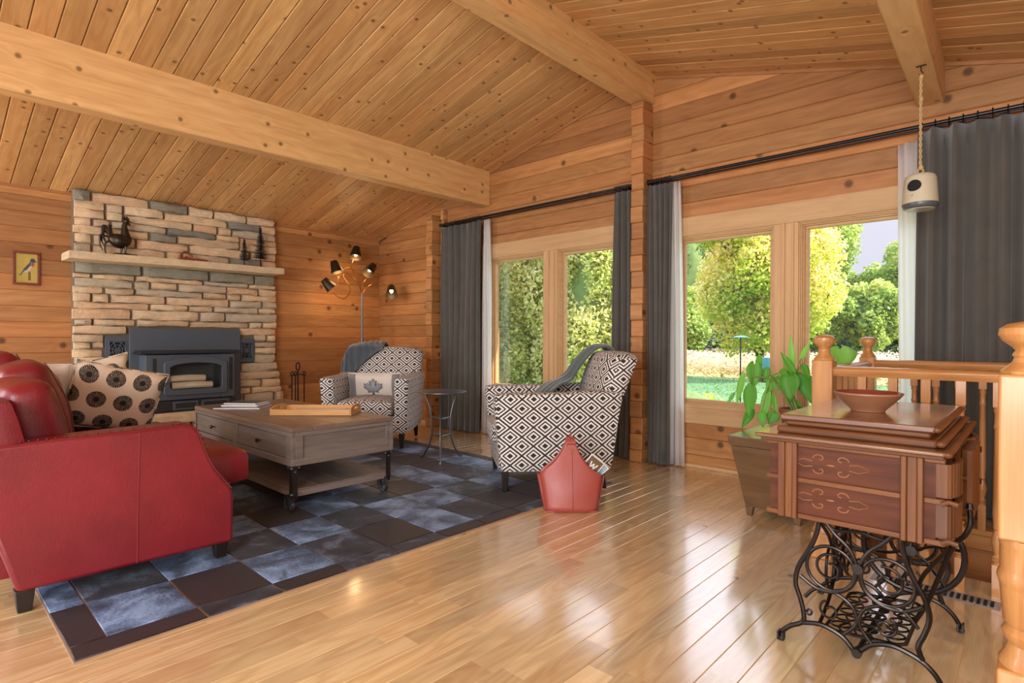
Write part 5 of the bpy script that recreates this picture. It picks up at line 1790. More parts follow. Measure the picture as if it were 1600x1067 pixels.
# ---------------------------------------------------------------- antique treadle sewing cabinet
sm = thing('sewing_machine_table', 'antique oak sewing machine cabinet on an ornate cast iron treadle base', 'sewing table', (6.03, -2.05, 0))
YN, YF = -2.42, -1.66          # near and far ends of the cabinet body
XL, XR = 5.80, 6.262
b = B()
def fb_(name, x0, x1, y0, y1, z0, z1, mat='tiger_oak', grain=0, bevel=.003, par=None):
    q = B(); q.box(x0, x1, y0, y1, z0, z1)
    return q.obj(name, MT[mat], par or sm, grain=grain, bevel=bevel)
b.bm.free()
def drawer_bank(y0, y1, near):
    """a bank of two drawers: the end panel that faces the camera is near"""
    bank = B(); bank.box(XL + .01, XR - .02, y0 + .008, y1 - .002, .478, .705)
    bk = bank.obj('drawer_case', MT['walnut_panel'], sm, grain=0)
    for nm, (x0, x1) in (('a', (XL + .038, XL + .058)), ('b', (XL + .058, XL + .080)), ('c', (XL + .080, XL + .094)), ('d', (XR - .098, XR - .084)), ('e', (XR - .084, XR - .060)), ('f', (XR - .060, XR - .046))):
        yy = y0 - (.006 if nm in 'be' else .010)
        fb_('pilaster_strip', x0, x1, yy, y0 + .010, .468, .706, grain=2, bevel=.003, par=bk)
    for (z0, z1) in ((.470, .486), (.582, .598), (.694, .708)):
        fb_('rail', XL + .0, XL + .038, y0 - .002, y0 + .02, z0, z1, par=bk)
        fb_('rail', XL + .094, XR - .098, y0 - .002, y0 + .02, z0, z1, par=bk)
        fb_('rail', XR - .046, XR + .002, y0 - .002, y0 + .02, z0, z1, par=bk)
    if near:
        # embossed scrolls pressed in the panels
        for zc in (.540, .646):
            q = B()
            for sx in (-1, 1):
                for sz in (-1, 1):
                    cxx, czz = 5.985 + sx * .030, zc + sz * .018
                    pts = [(cxx + sx * (.020 - .0022 * k) * cos(k * .62), y0 + .0075, czz + sz * (.015 - .0016 * k) * sin(k * .62)) for k in range(9)]
                    q.tube(pts, .0022, 5)
                    q.tube([(5.985 + sx * .05, y0 + .0075, zc + sz * .008), (5.985 + sx * .075, y0 + .0075, zc + sz * .012), (5.985 + sx * .10, y0 + .0075, zc + sz * .002)], [.002, .0015, .0008], 5)
            q.sphere((5.985, y0 + .0075, zc), .005, 8, 5, (2.2, .3, .6))
            q.obj('embossed_scroll', MT['emboss'], bk)
    # drawer fronts face the room side (+x): serpentine fluted faces
    for (z0, z1) in ((.49, .580), (.60, .692)):
        q = B()
        m_ = 10
        for i in range(m_):
            a, c = y0 + .012 + (y1 - y0 - .024) * i / m_, y0 + .012 + (y1 - y0 - .024) * (i + 1) / m_
            bulge_ = .018 * sin(pi * (i + .5) / m_)
            q.tube([(XR + .004 + bulge_, (a + c) / 2, z0), (XR + .004 + bulge_, (a + c) / 2, z1)], (c - a) / 2, 8)
        q.box(XR - .03, XR + .006, y0 + .01, y1 - .01, z0, z1)
        d = q.obj('drawer_front', MT['tiger_oak'], bk, grain=2)
        q = B(); q.tube([(XR + .022, (y0 + y1) / 2, (z0 + z1) / 2), (XR + .04, (y0 + y1) / 2, (z0 + z1) / 2)], [.006, .011], 10); q.obj('pull', MT['brass'], d)
    for zz_ in (.476, .582):
        q = B(); q.tube([(XR - .006, y0 - .004, zz_ + .004), (XR + .010, y0 - .004, zz_ + .012), (XR + .030, y0 - .004, zz_ + .008)], .007, 8); q.obj('end_bead', MT['tiger_oak'], bk)
MT['emboss'] = plain('embossed_wood', sr(140, 92, 54), .35)
drawer_bank(YN, YN + .20, True)
drawer_bank(YF - .20, YF, False)
fb_('apron', XL + .01, XL + .03, YN + .2, YF - .2, .60, .705, grain=1)
fb_('apron', XR - .03, XR - .01, YN + .2, YF - .2, .62, .705, grain=1)
# top slab with moulded edge
b = B(); b.box(XL - .028, XR + .004, YN - .03, YF + .03, .716, .730)
b.obj('tabletop', MT['oak_top'], sm, grain=1, bevel=.005, seg=2)
b = B(); b.box(XL - .014, XR, YN - .012, YF + .012, .705, .717)
b.obj('top_moulding', MT['tiger_oak'], sm, grain=0, bevel=.003)
b = B(); b.box(5.825, 6.242, YN + .02, YF - .02, .730, .752)
b.obj('lid_base', MT['tiger_oak'], sm, grain=0, bevel=.006, seg=2)
b = B(); b.box(5.845, 6.226, YN + .045, YF - .04, .752, .770)
b.obj('lid_riser', MT['tiger_oak'], sm, grain=0, bevel=.006, seg=2)
b = B(); b.box(5.832, 6.236, YN + .032, YF - .03, .770, .788)
b.obj('lid', MT['oak_top'], sm, grain=1, bevel=.004, seg=2)
# rope-carved mouldings along the room-side edges
def beads(name, x, z, y0, y1, r, step, tilt):
    q = B(); y = y0
    while y < y1:
        q.sphere((x, y, z), r, 10, 6, (1.15, .9 * step / (2 * r), .9))
        y += step
    return q.obj(name, MT['tiger_oak'], sm, grain=1)
beads('carved_bead_edge', 6.240, .779, YN + .04, YF - .03, .010, .021, 0)
beads('carved_bead_edge', 6.250, .742, YN + .03, YF - .02, .011, .022, 0)
beads('carved_bead_edge', 6.270, .723, YN - .02, YF + .03, .0105, .022, 0)
# fluted vertical front leaf on the room side
b = B()
for i in range(7):
    b.tube([(6.292, YN + .26 + i * .034, .50), (6.292, YN + .26 + i * .034, .700)], .0165, 8)
b.obj('fluted_front', MT['tiger_oak'], sm, grain=2)

# cast iron treadle base
def S(pts, rad=.006, n=8, y=0, flat=1.0, closed=False, sub=6, q=None):
    q.tube(catmull([(x, y, max(z, .006)) for x, z in pts], sub, closed), rad, n, closed, flat)
side_curves = [
 ([(5.809, .016), (5.812, .035), (5.835, .06), (5.872, .085), (5.877, .114), (5.866, .164), (5.851, .213), (5.860, .269), (5.892, .333), (5.916, .40), (5.925, .474)], .0078),
 ([(5.872, .084), (5.930, .097), (5.985, .083), (6.014, .058), (6.028, .040), (6.046, .058), (6.075, .085), (6.128, .100), (6.190, .085), (6.225, .060), (6.245, .030), (6.25, .014)], .0078),
 ([(6.142, .474), (6.150, .40), (6.170, .333), (6.205, .265), (6.216, .213), (6.205, .164), (6.190, .12), (6.200, .085)], .0078),
 ([(5.881, .174), (5.915, .211), (5.971, .212), (6.018, .184), (6.030, .135), (5.995, .088)], .0058),
 ([(6.190, .174), (6.150, .215), (6.100, .214), (6.050, .184), (6.038, .135), (6.070, .088)], .0058),
 ([(5.925, .455), (5.965, .405), (6.008, .365), (6.033, .31), (6.05, .25), (6.095, .216), (6.15, .213), (6.198, .24)], .0066),
 ([(6.142, .455), (6.100, .405), (6.060, .365), (6.033, .31), (6.016, .25), (5.972, .216), (5.915, .213), (5.866, .24)], .0066),
 ([(5.925, .44), (5.97, .415), (6.033, .425), (6.098, .415), (6.142, .44)], .0055)]
def spiral(cx, cz, r0, r1, turns, a0, s=1, n=26):
    return [(cx + (r0 + (r1 - r0) * k / n) * cos(a0 + s * 2 * pi * turns * k / n), cz + (r0 + (r1 - r0) * k / n) * sin(a0 + s * 2 * pi * turns * k / n)) for k in range(n + 1)]
def side_iron(y):
    q = B()
    for pts, r in side_curves: S(pts, r, 8, y, 1.0, q=q)
    for cx, s in ((5.955, 1), (6.112, -1)):
        S([(cx + .070 * cos(a), .288 + .070 * sin(a)) for a in [2 * pi * k / 20 for k in range(20)]], .0058, 8, y, 1.0, True, 2, q=q)
        S(spiral(cx, .288, .048, .014, 1.1, 1.2 if s > 0 else pi - 1.2, s), .0045, 7, y, sub=2, q=q)
    for cx, s in ((5.955, 1), (6.108, -1)):
        S(spiral(cx, .15, .032, .010, 1.1, 2.0 if s > 0 else pi - 2.0, s), .0042, 7, y, sub=2, q=q)
    S(spiral(5.893, .128, .012, .004, 1.2, 3.0, 1, 12), .0035, 6, y, sub=2, q=q)
    q.cyl((6.033, y - .012, .31), (6.033, y + .012, .31), .016, n=16)
    q.cyl((6.033, y - .014, .045), (6.033, y + .014, .045), .014, n=14)
    q.box(5.90, 6.16, y - .016, y + .016, .466, .474)
    io = q.obj('side_iron', MT['iron'], sm)
    for fx in (5.806, 6.250):
        q = B()
        q.box(fx - .010, fx - .004, y - .014, y + .014, .006, .034); q.box(fx + .004, fx + .010, y - .014, y + .014, .006, .034)
        q.tube([(fx + .0095 * cos(a), y, .0105 + .0095 * sin(a)) for a in [2 * pi * k / 12 for k in range(12)]], .0035, 6, True)
        q.sphere((fx, y, .0105), .009, 10, 6)
        q.obj('caster', MT['dark_steel'], io)
side_iron(-2.285)
side_iron(-1.80)
# back brace: crossed scroll work between the two side irons
q = B()
xb = 5.925
def SB(pts, r=.006, closed=False, sub=6): q.tube(catmull([(xb, y, z) for y, z in pts], sub, closed), r, 8, closed)
SB([(-2.285, .43), (-2.18, .36), (-2.10, .27), (-2.042, .235), (-1.985, .27), (-1.90, .36), (-1.80, .43)])
SB([(-2.285, .10), (-2.18, .14), (-2.10, .20), (-2.042, .235), (-1.985, .20), (-1.90, .14), (-1.80, .10)])
for cy in (-2.16, -1.925):
    SB([(cy + .05 * cos(a), .25 + .07 * sin(a)) for a in [2 * pi * k / 16 for k in range(16)]], .005, True, 2)
SB([(-2.042 + .045 * cos(a), .335 + .045 * sin(a)) for a in [2 * pi * k / 16 for k in range(16)]], .005, True, 2)
q.obj('back_brace', MT['iron'], sm)
q = B(); q.cyl((6.033, -2.285, .045), (6.033, -1.80, .045), .009, n=10); q.obj('treadle_rod', MT['iron'], sm)
# treadle plate: openwork of scrolls in a rim
q = B()
px0, px1, py0, py1, pz = 5.925, 6.150, -2.235, -1.86, .075
def TP(x, y): return (x, y, pz + (x - 6.033) * .10)
rim = [(px0, py0 + .02), (px0 + .02, py0), (px1 - .02, py0), (px1, py0 + .02), (px1, py1 - .02), (px1 - .02, py1), (px0 + .02, py1), (px0, py1 - .02)]
q.tube([TP(*p) for p in rim], .006, 6, True)
for i in range(1, 5):
    x = px0 + (px1 - px0) * i / 5
    q.tube(catmull([TP(x + .010 * (-1) ** k, py0 + (py1 - py0) * k / 8) for k in range(9)], 3), .0036, 6)
for j in range(1, 6):
    for i in range(3):
        x, y = px0 + (px1 - px0) * (i + .5) / 3, py0 + (py1 - py0) * j / 6
        q.tube([TP(x + .030 * cos(a), y + .024 * sin(a)) for a in [2 * pi * k / 12 for k in range(12)]], .0034, 6, True)
q.obj('treadle_plate', MT['iron'], sm)
# band wheel and pitman rod near the far end
q = B()
wc = (6.115, -1.86, .275); wr = .150
q.tube([(wc[0] + wr * cos(a), wc[1], wc[2] + wr * sin(a)) for a in [2 * pi * k / 40 for k in range(40)]], .0095, 8, True)
for k in range(6):
    a = pi * k / 3 + .2
    q.tube(catmull([(wc[0] + .015 * cos(a), wc[1], wc[2] + .015 * sin(a)), (wc[0] + wr * .5 * cos(a + .18), wc[1], wc[2] + wr * .5 * sin(a + .18)), (wc[0] + wr * cos(a), wc[1], wc[2] + wr * sin(a))], 4), .0055, 6)
q.cyl((wc[0], wc[1] - .02, wc[2]), (wc[0], wc[1] + .05, wc[2]), .018, n=14)
q.obj('band_wheel', MT['iron'], sm)
q = B(); q.tube(catmull([(6.300, -2.20, .53), (6.302, -2.20, .49), (6.288, -2.19, .45), (6.258, -2.16, .40), (6.225, -2.13, .30), (6.19, -2.10, .19), (6.15, -2.08, .10)], 5), .0075, 10)
q.tube([(6.300, -2.20, .535), (6.300, -2.20, .55)], [.011, .008], 10)
q.obj('knee_lever', MT['iron'], sm)
q = B(); q.tube(catmull([(6.255, -2.16, .40), (6.20, -2.05, .30), (6.16, -1.95, .22), (6.14, -1.90, .16), (6.12, -1.92, .09)], 5), [.007] * 21, 8); q.obj('pitman_rod', MT['iron'], sm)

# terracotta bowl on the cabinet lid
bw = thing('bowl', 'flared terracotta bowl on top of the sewing cabinet', 'bowl', (6.024, -2.11, .789))
b = B()
b.lathe([(.050, 0), (.052, .006), (.060, .014), (.078, .032), (.094, .050), (.101, .058), (.101, .063), (.097, .064), (.088, .054), (.070, .036), (.050, .020), (.020, .013), (.001, .012)], (6.024, -2.11, .789), 40)
b.obj('bowl_body', MT['terracotta'], bw)
b = B(); b.lathe([(.0965, .0645), (.087, .0545), (.069, .0365), (.049, .0205), (.019, .0136), (.001, .0126)], (6.024, -2.11, .789), 40, cap=False)
b.obj('glaze', MT['bowl_in'], bw)

# ---------------------------------------------------------------- planter box, pot and heart-leaved plant
pb = thing('planter_box', 'dark tapered wooden box with short feet behind the sewing cabinet', 'planter', (5.33, -.77, 0))
def frustum(q, x0, x1, y0, y1, z0, X0, X1, Y0, Y1, z1):
    A = [q.bm.verts.new(p) for p in ((x0, y0, z0), (x1, y0, z0), (x1, y1, z0), (x0, y1, z0))]
    T = [q.bm.verts.new(p) for p in ((X0, Y0, z1), (X1, Y0, z1), (X1, Y1, z1), (X0, Y1, z1))]
    q.bm.faces.new(A[::-1]); q.bm.faces.new(T)
    for i in range(4): q.bm.faces.new((A[i], A[(i + 1) % 4], T[(i + 1) % 4], T[i]))
q = B(); frustum(q, 5.195, 5.495, -.975, -.56, .055, 5.145, 5.535, -1.07, -.475, .415); q.obj('body', MT['planter'], pb, grain=1, bevel=.003)
q = B(); frustum(q, 5.140, 5.540, -1.078, -.470, .418, 5.132, 5.548, -1.092, -.458, .475); q.obj('lid', MT['planter'], pb, grain=1, bevel=.003)
for fx in (5.215, 5.475):
    for fy in (-.955, -.58):
        q = B(); frustum(q, fx - .014, fx + .014, fy - .014, fy + .014, .0, fx - .022, fx + .022, fy - .022, fy + .022, .055); q.obj('foot', MT['planter'], pb, bevel=.002)
pp = thing('potted_plant', 'heart-leaved houseplant trailing from a pot on the dark box, by the window', 'plant', (5.42, -.80, .476))
q = B(); q.lathe([(.060, 0), (.066, .004), (.088, .125), (.095, .127), (.095, .152), (.086, .152), (.083, .135)], (5.42, -.80, .476), 28, cap=True)
q.obj('pot', MT['pot'], pp)
q = B(); q.lathe([(.001, .612), (.082, .612), (.082, .606)], (5.42, -.80, 0), 20, cap=False); q.obj('soil', MT['soil'], pp)
leaves = [((5.186,-0.820,0.874),(5.190,-0.840,0.732),0.078),
 ((5.188,-0.870,0.738),(5.179,-0.890,0.558),0.073),
 ((5.163,-0.800,0.591),(5.112,-0.820,0.482),0.044),
 ((5.305,-0.770,0.799),(5.242,-0.790,0.706),0.073),
 ((5.403,-0.860,0.821),(5.409,-0.880,0.674),0.091),
 ((5.385,-0.770,0.879),(5.383,-0.790,1.057),0.032),
 ((5.418,-0.880,0.851),(5.364,-0.900,0.957),0.041),
 ((5.452,-0.790,0.816),(5.505,-0.810,0.656),0.079),
 ((5.127,-0.840,0.803),(5.092,-0.860,0.617),0.037),
 ((5.249,-0.780,0.701),(5.225,-0.800,0.501),0.045),
 ((5.306,-0.820,0.589),(5.278,-0.840,0.527),0.060),
 ((5.247,-0.870,0.592),(5.264,-0.890,0.511),0.043),
 ((5.365,-0.760,0.665),(5.450,-0.780,0.636),0.043),
 ((5.249,-0.780,0.788),(5.321,-0.800,0.819),0.026),
 ((5.446,-0.800,0.924),(5.498,-0.820,1.024),0.029),
 ((5.474,-0.870,0.878),(5.513,-0.890,0.807),0.037),
 ((5.045,-0.780,0.683),(5.010,-0.800,0.612),0.020),
 ((5.235,-0.740,0.847),(5.223,-0.760,0.764),0.037),
 ((5.368,-0.900,0.850),(5.413,-0.920,0.820),0.033),
 ((5.190,-0.760,0.881),(5.201,-0.780,0.944),0.032),
 ((5.331,-0.730,0.816),(5.301,-0.750,0.703),0.052),
 ((5.401,-0.720,0.819),(5.334,-0.740,0.851),0.043),
 ((5.258,-0.730,0.690),(5.294,-0.750,0.577),0.039)]
def heart_leaf(base, tip, w, parent, seed, face=(.25, -1, .1), nm='leaf'):
    rn_ = random.Random(seed)
    base, tip = Vector(base), Vector(tip)
    w *= 1.22
    d = tip - base; L = d.length; d.normalize()
    nrm = Vector(face) + Vector((rn_.uniform(-.5, .5), 0, rn_.uniform(-.2, .4)))
    nrm = (nrm - d * nrm.dot(d)).normalized()
    s = d.cross(nrm)
    q = B(); bm = q.bm; ul = bm.loops.layers.uv.new('UVMap')
    # half-width along the leaf with two lobes behind the stalk point
    prof = [(-.16, .30, .06), (-.10, .52, .0), (.0, .78, 0), (.12, .95, 0), (.28, 1.0, 0), (.45, .88, 0), (.62, .64, 0), (.78, .38, 0), (.9, .16, 0), (1.0, .01, 0)]
    cv_ = rn_.uniform(.04, .10) * L
    rows_ = []
    for t, ww, _ in prof:
        c0 = base + d * (max(t, 0) * L)
        drop = nrm * (-cv_ * (t ** 2))
        row = []
        for k in range(5):
            e = (k - 2) / 2
            tt = t if abs(e) > .4 else max(t, 0)
            p = base + d * (tt * L) + s * (e * w / 2 * ww) + drop - nrm * (abs(e) ** 1.3 * w * -.10)
            row.append(bm.verts.new(p))
        rows_.append(row)
    c = rn_.random()
    for a, e_ in zip(rows_, rows_[1:]):
        for k in range(4):
            f = bm.faces.new((a[k], a[k + 1], e_[k + 1], e_[k]))
            for l in f.loops: l[ul].uv = (c, .5)
    bmesh.ops.recalc_face_normals(bm, faces=bm.faces)
    me = D.meshes.new(nm); bm.to_mesh(me); bm.free()
    me.polygons.foreach_set('use_smooth', [True] * len(me.polygons))
    o = link(nm, me, MT['house_leaf'], parent)
    md = o.modifiers.new('solid', 'SOLIDIFY'); md.thickness = .0012
    return o
hub = [Vector((5.42, -.82, .82)), Vector((5.18, -.83, .80)), Vector((5.28, -.80, .80))]
q = B()
for h, r in zip(hub, (.0085, .005, .005)):
    q.tube(catmull([(5.43 + (h.x - 5.42) * .1, -.80, .60), (5.40 + (h.x - 5.42) * .45, -.80, .70 if h.x > 5.3 else .78), tuple(h)], 6), r, 8)
q.obj('stem', MT['stem'], pp)
for i, (bs, tp, w) in enumerate(leaves):
    lf = heart_leaf(bs, tp, w, pp, i)
    h = min(hub, key=lambda v: (v - Vector(bs)).length)
    q = B(); m_ = (h + Vector(bs)) / 2 + Vector((0, 0, .02))
    q.tube(catmull([tuple(h), tuple(m_), bs], 4), .0018, 5); q.obj('leaf_stalk', MT['stem'], lf)
# second plant: one broad upright leaf behind the corner newel, in a pot on the floor
p2 = thing('potted_plant', 'broad pale green leaf of a second plant rising behind the corner newel post', 'plant', (5.62, -.9, 0))
q = B(); q.lathe([(.075, 0), (.08, .004), (.105, .19), (.112, .19), (.112, .215), (.10, .215)], (5.57, -.72, .0), 28); q.obj('pot', MT['pot'], p2)
q = B(); q.tube(catmull([(5.57, -.72, .21), (5.60, -.80, .55), (5.655, -.88, .90)], 6), .004, 6); q.obj('stem', MT['stem'], p2)
heart_leaf((5.662, -.89, .975), (5.672, -.91, .86), .125, p2, 77, (.3, -1, .1))

# ---------------------------------------------------------------- hanging ceramic feeder on a rope
hf = thing('hanging_ceramic_pot', 'cream ceramic pot with a round hole hanging on a rope from the right beam', 'hanging pot', (5.982, -.66, 1.72))
hx, hy = 5.982, -.66
q = B()
q.lathe([(.001, 1.908), (.030, 1.907), (.052, 1.902), (.066, 1.893), (.0715, 1.878), (.077, 1.80), (.0805, 1.752), (.081, 1.748)], (hx, hy, 0), 40, cap=False)
q.obj('ceramic_body', MT['ceramic'], hf)
q = B(); q.lathe([(.081, 1.748), (.0815, 1.742), (.077, 1.728), (.072, 1.722), (.060, 1.719), (.001, 1.718)], (hx, hy, 0), 36, cap=False); q.obj('glazed_base_band', MT['slate_glaze'], hf)
q = B(); q.lathe([(.001, 1.7165), (.064, 1.7165), (.066, 1.7195)], (hx, hy, 0), 30, cap=False); q.obj('underside', MT['ceramic'], hf)
dirc = (Vector((CAMLOC.x, CAMLOC.y, 0)) - Vector((hx, hy, 0))).normalized()
an = math.atan2(dirc.y, dirc.x) - .38
q = B()
R0 = .0735
rings_ = []
for fr_ in (.02, .35, .7, 1.0):
    ring = []
    for k in range(24):
        a = 2 * pi * k / 24
        z = 1.835 + .030 * fr_ * sin(a)
        aa = an + .034 * fr_ * cos(a) / .076
        rad = .0715 + (.0805 - .0715) * (1.878 - z) / .126 + .0016
        ring.append(q.bm.verts.new((hx + rad * cos(aa), hy + rad * sin(aa), z)))
    rings_.append(ring)
for a_, c_ in zip(rings_, rings_[1:]):
    for k in range(24): q.bm.faces.new((a_[k], a_[(k + 1) % 24], c_[(k + 1) % 24], c_[k]))
q.bm.faces.new(rings_[0])
q.obj('entry_hole_shade', MT['hole_shade'], hf)  # black disc on the closed body, painting the hole's inner shade
q = B(); q.tube([(hx + (.076 - .022) * cos(an - .05), hy + .054 * sin(an - .05), 1.785), (hx + .094 * cos(an - .05), hy + .094 * sin(an - .05), 1.785)], .003, 8); q.obj('perch', MT['ceramic'], hf)
for dz in (1.825, 1.812, 1.775, 1.765):
    pass
rp = thing('hanging_rope', 'knotted jute rope from the hook on the right beam to the ceramic pot', 'rope', (hx, hy, 2.47))
q = B(); q.tube([(hx + .012 * cos(a), hy, 1.921 + .014 * sin(a)) for a in [2 * pi * k / 14 for k in range(14)]], .005, 6, True); q.obj('loop', MT['rope'], rp)
for ph_ in (0, pi):
    q = B()
    q.tube([(hx + .0042 * cos(ph_ + k * .55), hy + .0042 * sin(ph_ + k * .55), 1.933 + (2.43 - 1.933) * k / 90) for k in range(91)], .0038, 6)
    q.obj('strand', MT['rope'], rp)
q = B()
for z, r in ((1.940, .012), (2.30, .010), (2.42, .011)): q.sphere((hx + .002, hy, z), r, 10, 7, (1, 1, 1.2))
q.obj('knot', MT['rope'], rp)
hk = thing('ceiling_hook', 'small dark metal hook plate under the right beam holding the rope', 'hook', (hx, hy, 2.478))
q = B(); q.box(hx - .022, hx + .022, hy - .006, hy + .006, 2.475, 2.479); q.obj('plate', MT['dark_steel'], hk, bevel=.001)
q = B(); q.tube(catmull([(hx, hy, 2.476), (hx, hy, 2.452), (hx + .008, hy, 2.436), (hx, hy, 2.426), (hx - .008, hy, 2.434)], 5), .003, 6); q.obj('hook', MT['dark_steel'], hk)

# ---------------------------------------------------------------- outdoors
GZ = -.5
q = B(); q.box(-45, 30, .25, 17.5, GZ - .3, GZ); tag(q.obj('lawn', MT['lawn'], smooth=False), kind='structure')
q = B(); q.box(-70, 50, 17.5, 110, GZ - .3, GZ + .02); tag(q.obj('meadow_ground', MT['field'], smooth=False), kind='structure')
NR = np.random.default_rng(3)
def leaf_cloud(name, P, size, mat, parent=None, kind=None, updir=0.0, aspect=.6, colr=None, shape='diamond'):
    """many small leaf quads at points P (n,3)"""
    n = len(P)
    a = NR.normal(size=(n, 3)); a /= np.linalg.norm(a, axis=1)[:, None]
    if updir: 
        a[:, 2] = np.abs(a[:, 2]) * updir + a[:, 2] * (1 - updir); a /= np.linalg.norm(a, axis=1)[:, None]
    r = NR.normal(size=(n, 3)); b_ = np.cross(a, r); b_ /= np.linalg.norm(b_, axis=1)[:, None]
    s = size * NR.uniform(.6, 1.3, n)[:, None]
    V = np.empty((n, 4, 3))
    V[:, 0] = P - a * s * .5; V[:, 1] = P + b_ * s * .5 * aspect; V[:, 2] = P + a * s * .5; V[:, 3] = P - b_ * s * .5 * aspect
    me = D.meshes.new(name)
    me.vertices.add(n * 4); me.vertices.foreach_set('co', V.ravel().astype(np.float32))
    me.loops.add(n * 4); me.loops.foreach_set('vertex_index', np.arange(n * 4, dtype=np.int32))
    me.polygons.add(n); me.polygons.foreach_set('loop_start', np.arange(0, n * 4, 4, dtype=np.int32)); 
    me.update(calc_edges=True)
    ul = me.uv_layers.new(name='UVMap')
    c = NR.random(n) if colr is None else colr
    uv = np.zeros((n, 4, 2), dtype=np.float32); uv[:, :, 0] = c[:, None]; uv[:, :, 1] = .5
    ul.data.foreach_set('uv', uv.ravel())
    return link(name, me, mat, parent, kind)
def blob_points(n, c, r, shell=.55, lumps=14, lr=.42, seed=0):
    """points near the surface of clumps spread over an ellipsoid"""
    g = np.random.default_rng(seed)
    d = g.normal(size=(lumps, 3)); d /= np.linalg.norm(d, axis=1)[:, None]
    cc = d * g.uniform(.25, .8, lumps)[:, None]
    idx = g.integers(0, lumps, n)
    e = g.normal(size=(n, 3)); e /= np.linalg.norm(e, axis=1)[:, None]
    rad = lr * g.uniform(shell, 1.0, n)[:, None]
    p = cc[idx] + e * rad
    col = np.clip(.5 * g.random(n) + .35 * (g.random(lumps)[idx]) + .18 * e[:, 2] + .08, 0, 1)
    return p * np.array(r) + np.array(c), col
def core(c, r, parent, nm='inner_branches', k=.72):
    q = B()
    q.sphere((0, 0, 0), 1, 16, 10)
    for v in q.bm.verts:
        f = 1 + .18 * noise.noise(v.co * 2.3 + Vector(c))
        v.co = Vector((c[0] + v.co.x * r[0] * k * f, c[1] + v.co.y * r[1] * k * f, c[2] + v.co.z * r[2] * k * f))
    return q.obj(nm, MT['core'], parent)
def tree(name, label, x, y, h, r, z_c, mat, n, size, group, seed, trunk=.12, bark='bark', lumps=18, rz=None, lr=.42, cork=.62, ry=None):
    t = thing(name, label, 'tree', (x, y, GZ), 0, group)
    rz = rz or (h - z_c)
    q = B(); q.tube([(x, y, GZ - .05), (x + .05, y, GZ + h * .35), (x - .03, y, GZ + h * .8)], [trunk, trunk * .7, trunk * .25], 9)
    rr_ = random.Random(seed)
    for i in range(7):
        a = rr_.uniform(0, 2 * pi); z = GZ + z_c * rr_.uniform(.45, 1.0)
        q.tube([(x, y, z), (x + cos(a) * r * .35, y + sin(a) * r * .35, z + r * .3), (x + cos(a) * r * .7, y + sin(a) * r * .7, z + r * .7)], [trunk * .4, trunk * .25, trunk * .08], 6)
    q.obj('trunk', MT[bark], t)
    P_, col = blob_points(n, (x, y, GZ + z_c), (r, ry or r, rz), .55, lumps, lr, seed)
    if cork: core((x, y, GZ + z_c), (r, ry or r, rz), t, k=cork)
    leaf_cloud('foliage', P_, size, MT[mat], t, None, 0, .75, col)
    return t
# cedar hedge outside the far window
hed = [(-8.4, 7.0), (-6.6, 6.6), (-5.0, 6.9), (-3.6, 6.5), (-2.3, 6.8), (-1.05, 6.5), (-3.4, 8.2), (-1.6, 8.3), (-6.2, 8.4)]
for i, (x, y) in enumerate(hed):
    lab = (ORD[i] + ' cedar from the left in the thick green row outside the far window') if i < 6 else ('cedar in the second row behind the green hedge, ' + ('in the middle', 'at its right end', 'at its left end')[i - 6])
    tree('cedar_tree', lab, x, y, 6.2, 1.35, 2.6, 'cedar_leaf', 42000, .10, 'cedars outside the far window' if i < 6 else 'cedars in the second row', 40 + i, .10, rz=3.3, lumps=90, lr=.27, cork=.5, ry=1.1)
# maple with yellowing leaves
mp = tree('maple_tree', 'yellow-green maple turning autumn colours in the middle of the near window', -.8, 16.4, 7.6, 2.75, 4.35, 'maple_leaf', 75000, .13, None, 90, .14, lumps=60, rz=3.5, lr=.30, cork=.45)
q = B(); q.tube([(-.55, 16.4, GZ), (-.9, 16.4, GZ + 1.1), (-1.4, 16.3, GZ + 2.1)], [.11, .08, .05], 8); q.tube([(-.5, 16.4, GZ + .3), (-.1, 16.3, GZ + 1.2), (.5, 16.3, GZ + 2.2)], [.10, .07, .04], 8)
q.obj('forked_stem', MT['bark'], mp)
# wood edge beyond the meadow
bt = [(-16.5, 38, 14, 3.2, 'dark_leaf', 'blue-green tree at the left of the near window, behind the maple'),
      (-13.2, 36, 13, 2.8, 'dark_leaf', 'second blue-green tree behind the maple, at its left'),
      (-10.0, 40, 11, 3.2, 'birch_leaf', 'green tree behind the left part of the maple'),
      (-7.0, 43, 12.5, 3.3, 'birch_leaf', 'tall green tree behind the middle of the maple'),
      (-4.9, 41, 12.8, 2.9, 'birch_leaf', 'tall loose green tree just right of the maple, against the sky'),
      (-2.3, 44, 7.4, 2.5, 'birch_leaf', 'lower green tree under the gap of open sky'),
      (-.3, 42, 8.8, 2.3, 'birch_leaf', 'green tree at the right edge of the near window, beside the sheer curtain'),
      (2.6, 43, 10.5, 2.8, 'birch_leaf', 'green tree hidden mostly by the sheer curtain at the right'),
      (-8.6, 47, 9.0, 3.4, 'dark_leaf', 'dark tree deep behind the maple'),
      (-3.8, 36, 5.2, 2.2, 'birch_leaf', 'low bushy tree in front of the wood edge, right of the maple'),
      (-1.0, 37, 5.0, 2.0, 'birch_leaf', 'low bushy tree near the right end of the wood edge'),
      (-12.0, 33, 5.4, 2.2, 'birch_leaf', 'low bushy tree left of the maple trunk'),
      (-19.5, 36, 13, 3.2, 'dark_leaf', 'blue-green tree beside the left edge of the near window')]
for i, (x, y, h, r, mt, lab) in enumerate(bt):
    tree('woodland_tree', lab, x, y, h, r, h * .56, mt, 17000, .25, 'trees beyond the meadow', 120 + i, .13, 'pale_bark' if i in (4, 6) else 'bark', lumps=22, rz=h * .46, lr=.40, cork=.55 if i not in (4, 6) else .4)
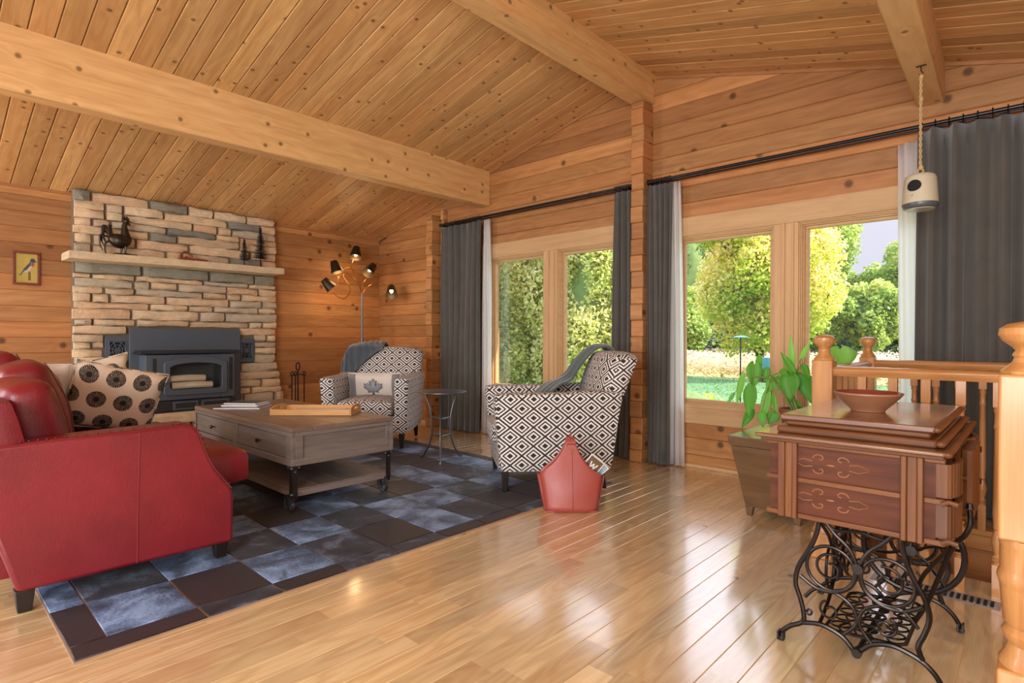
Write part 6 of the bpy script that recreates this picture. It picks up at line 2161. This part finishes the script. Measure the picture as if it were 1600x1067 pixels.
# understorey thicket closing the gaps low down
P_ = np.stack([NR.uniform(-26, 8, 16000), NR.uniform(40, 46, 16000), GZ + 3.4 * NR.random(16000) ** 1.1], 1)
o = leaf_cloud('thicket', P_, .34, MT['dark_leaf'], None, 'stuff', 0, .8, NR.random(16000))
tag(o, 'dark leafy undergrowth beneath the trees beyond the meadow', 'undergrowth')
# flowering meadow
n = 60000
xm, ym = NR.uniform(-24, 8, n), 17.6 + 20 * NR.random(n) ** 1.4
hm = GZ + .85 * NR.random(n) ** .7 * (.75 + .25 * np.sin(xm * .9 + ym))
o = leaf_cloud('meadow_flowers', np.stack([xm, ym, hm], 1), .15, MT['meadow'], None, 'stuff', .6, .5, np.clip((hm - GZ) / .9 + NR.normal(0, .2, n), 0, 1))
tag(o, 'pinkish goldenrod and tall grass meadow beyond the lawn', 'meadow plants')
n = 24000
xm, ym = NR.uniform(-12, 6, n), 6 + 11.5 * NR.random(n)
o = leaf_cloud('lawn_grass', np.stack([xm, ym, GZ + .03 * NR.random(n)], 1), .07, MT['grass'], None, 'stuff', .8, .3)
tag(o, 'short green grass of the lawn outside', 'grass')
# low shrub right under the near window
sb = thing('garden_shrub', 'light green shrub tips just below the near window, left side', 'shrub', (1.4, 5.4, GZ))
P_, col = blob_points(2600, (1.75, 5.2, -.12), (.95, .5, .42), .5, 16, .4, 5)
leaf_cloud('foliage', P_, .07, MT['maple_leaf'], sb, None, 0, .6, col)
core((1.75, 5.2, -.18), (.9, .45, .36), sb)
# bird feeder pole, hanging bucket, rope fence post
bf = thing('bird_feeder', 'teal disc bird feeder on a pole in front of the maple', 'bird feeder', (2.98, 4.73, GZ))
q = B(); q.cyl((2.98, 4.73, GZ), (2.98, 4.73, 1.06), .012, n=8); q.obj('pole', MT['dark_steel'], bf)
q = B(); q.lathe([(.001, 1.085), (.06, 1.078), (.13, 1.06), (.128, 1.055), (.001, 1.06)], (2.98, 4.73, 0), 24, cap=False); q.obj('roof_disc', MT['teal'], bf)
bk = thing('rain_barrel', 'small teal barrel outside, seen left of the window mullion', 'barrel', (3.69, 4.0, GZ))
q = B(); q.lathe([(.001, .52), (.085, .52), (.09, .53), (.09, .76), (.085, .77), (.001, .77)], (3.66, 4.0, 0), 20, cap=False); q.obj('body', MT['teal'], bk)
q = B(); q.cyl((3.66, 4.0, GZ), (3.66, 4.0, .52), .02, n=8); q.obj('stand', MT['dark_steel'], bk)
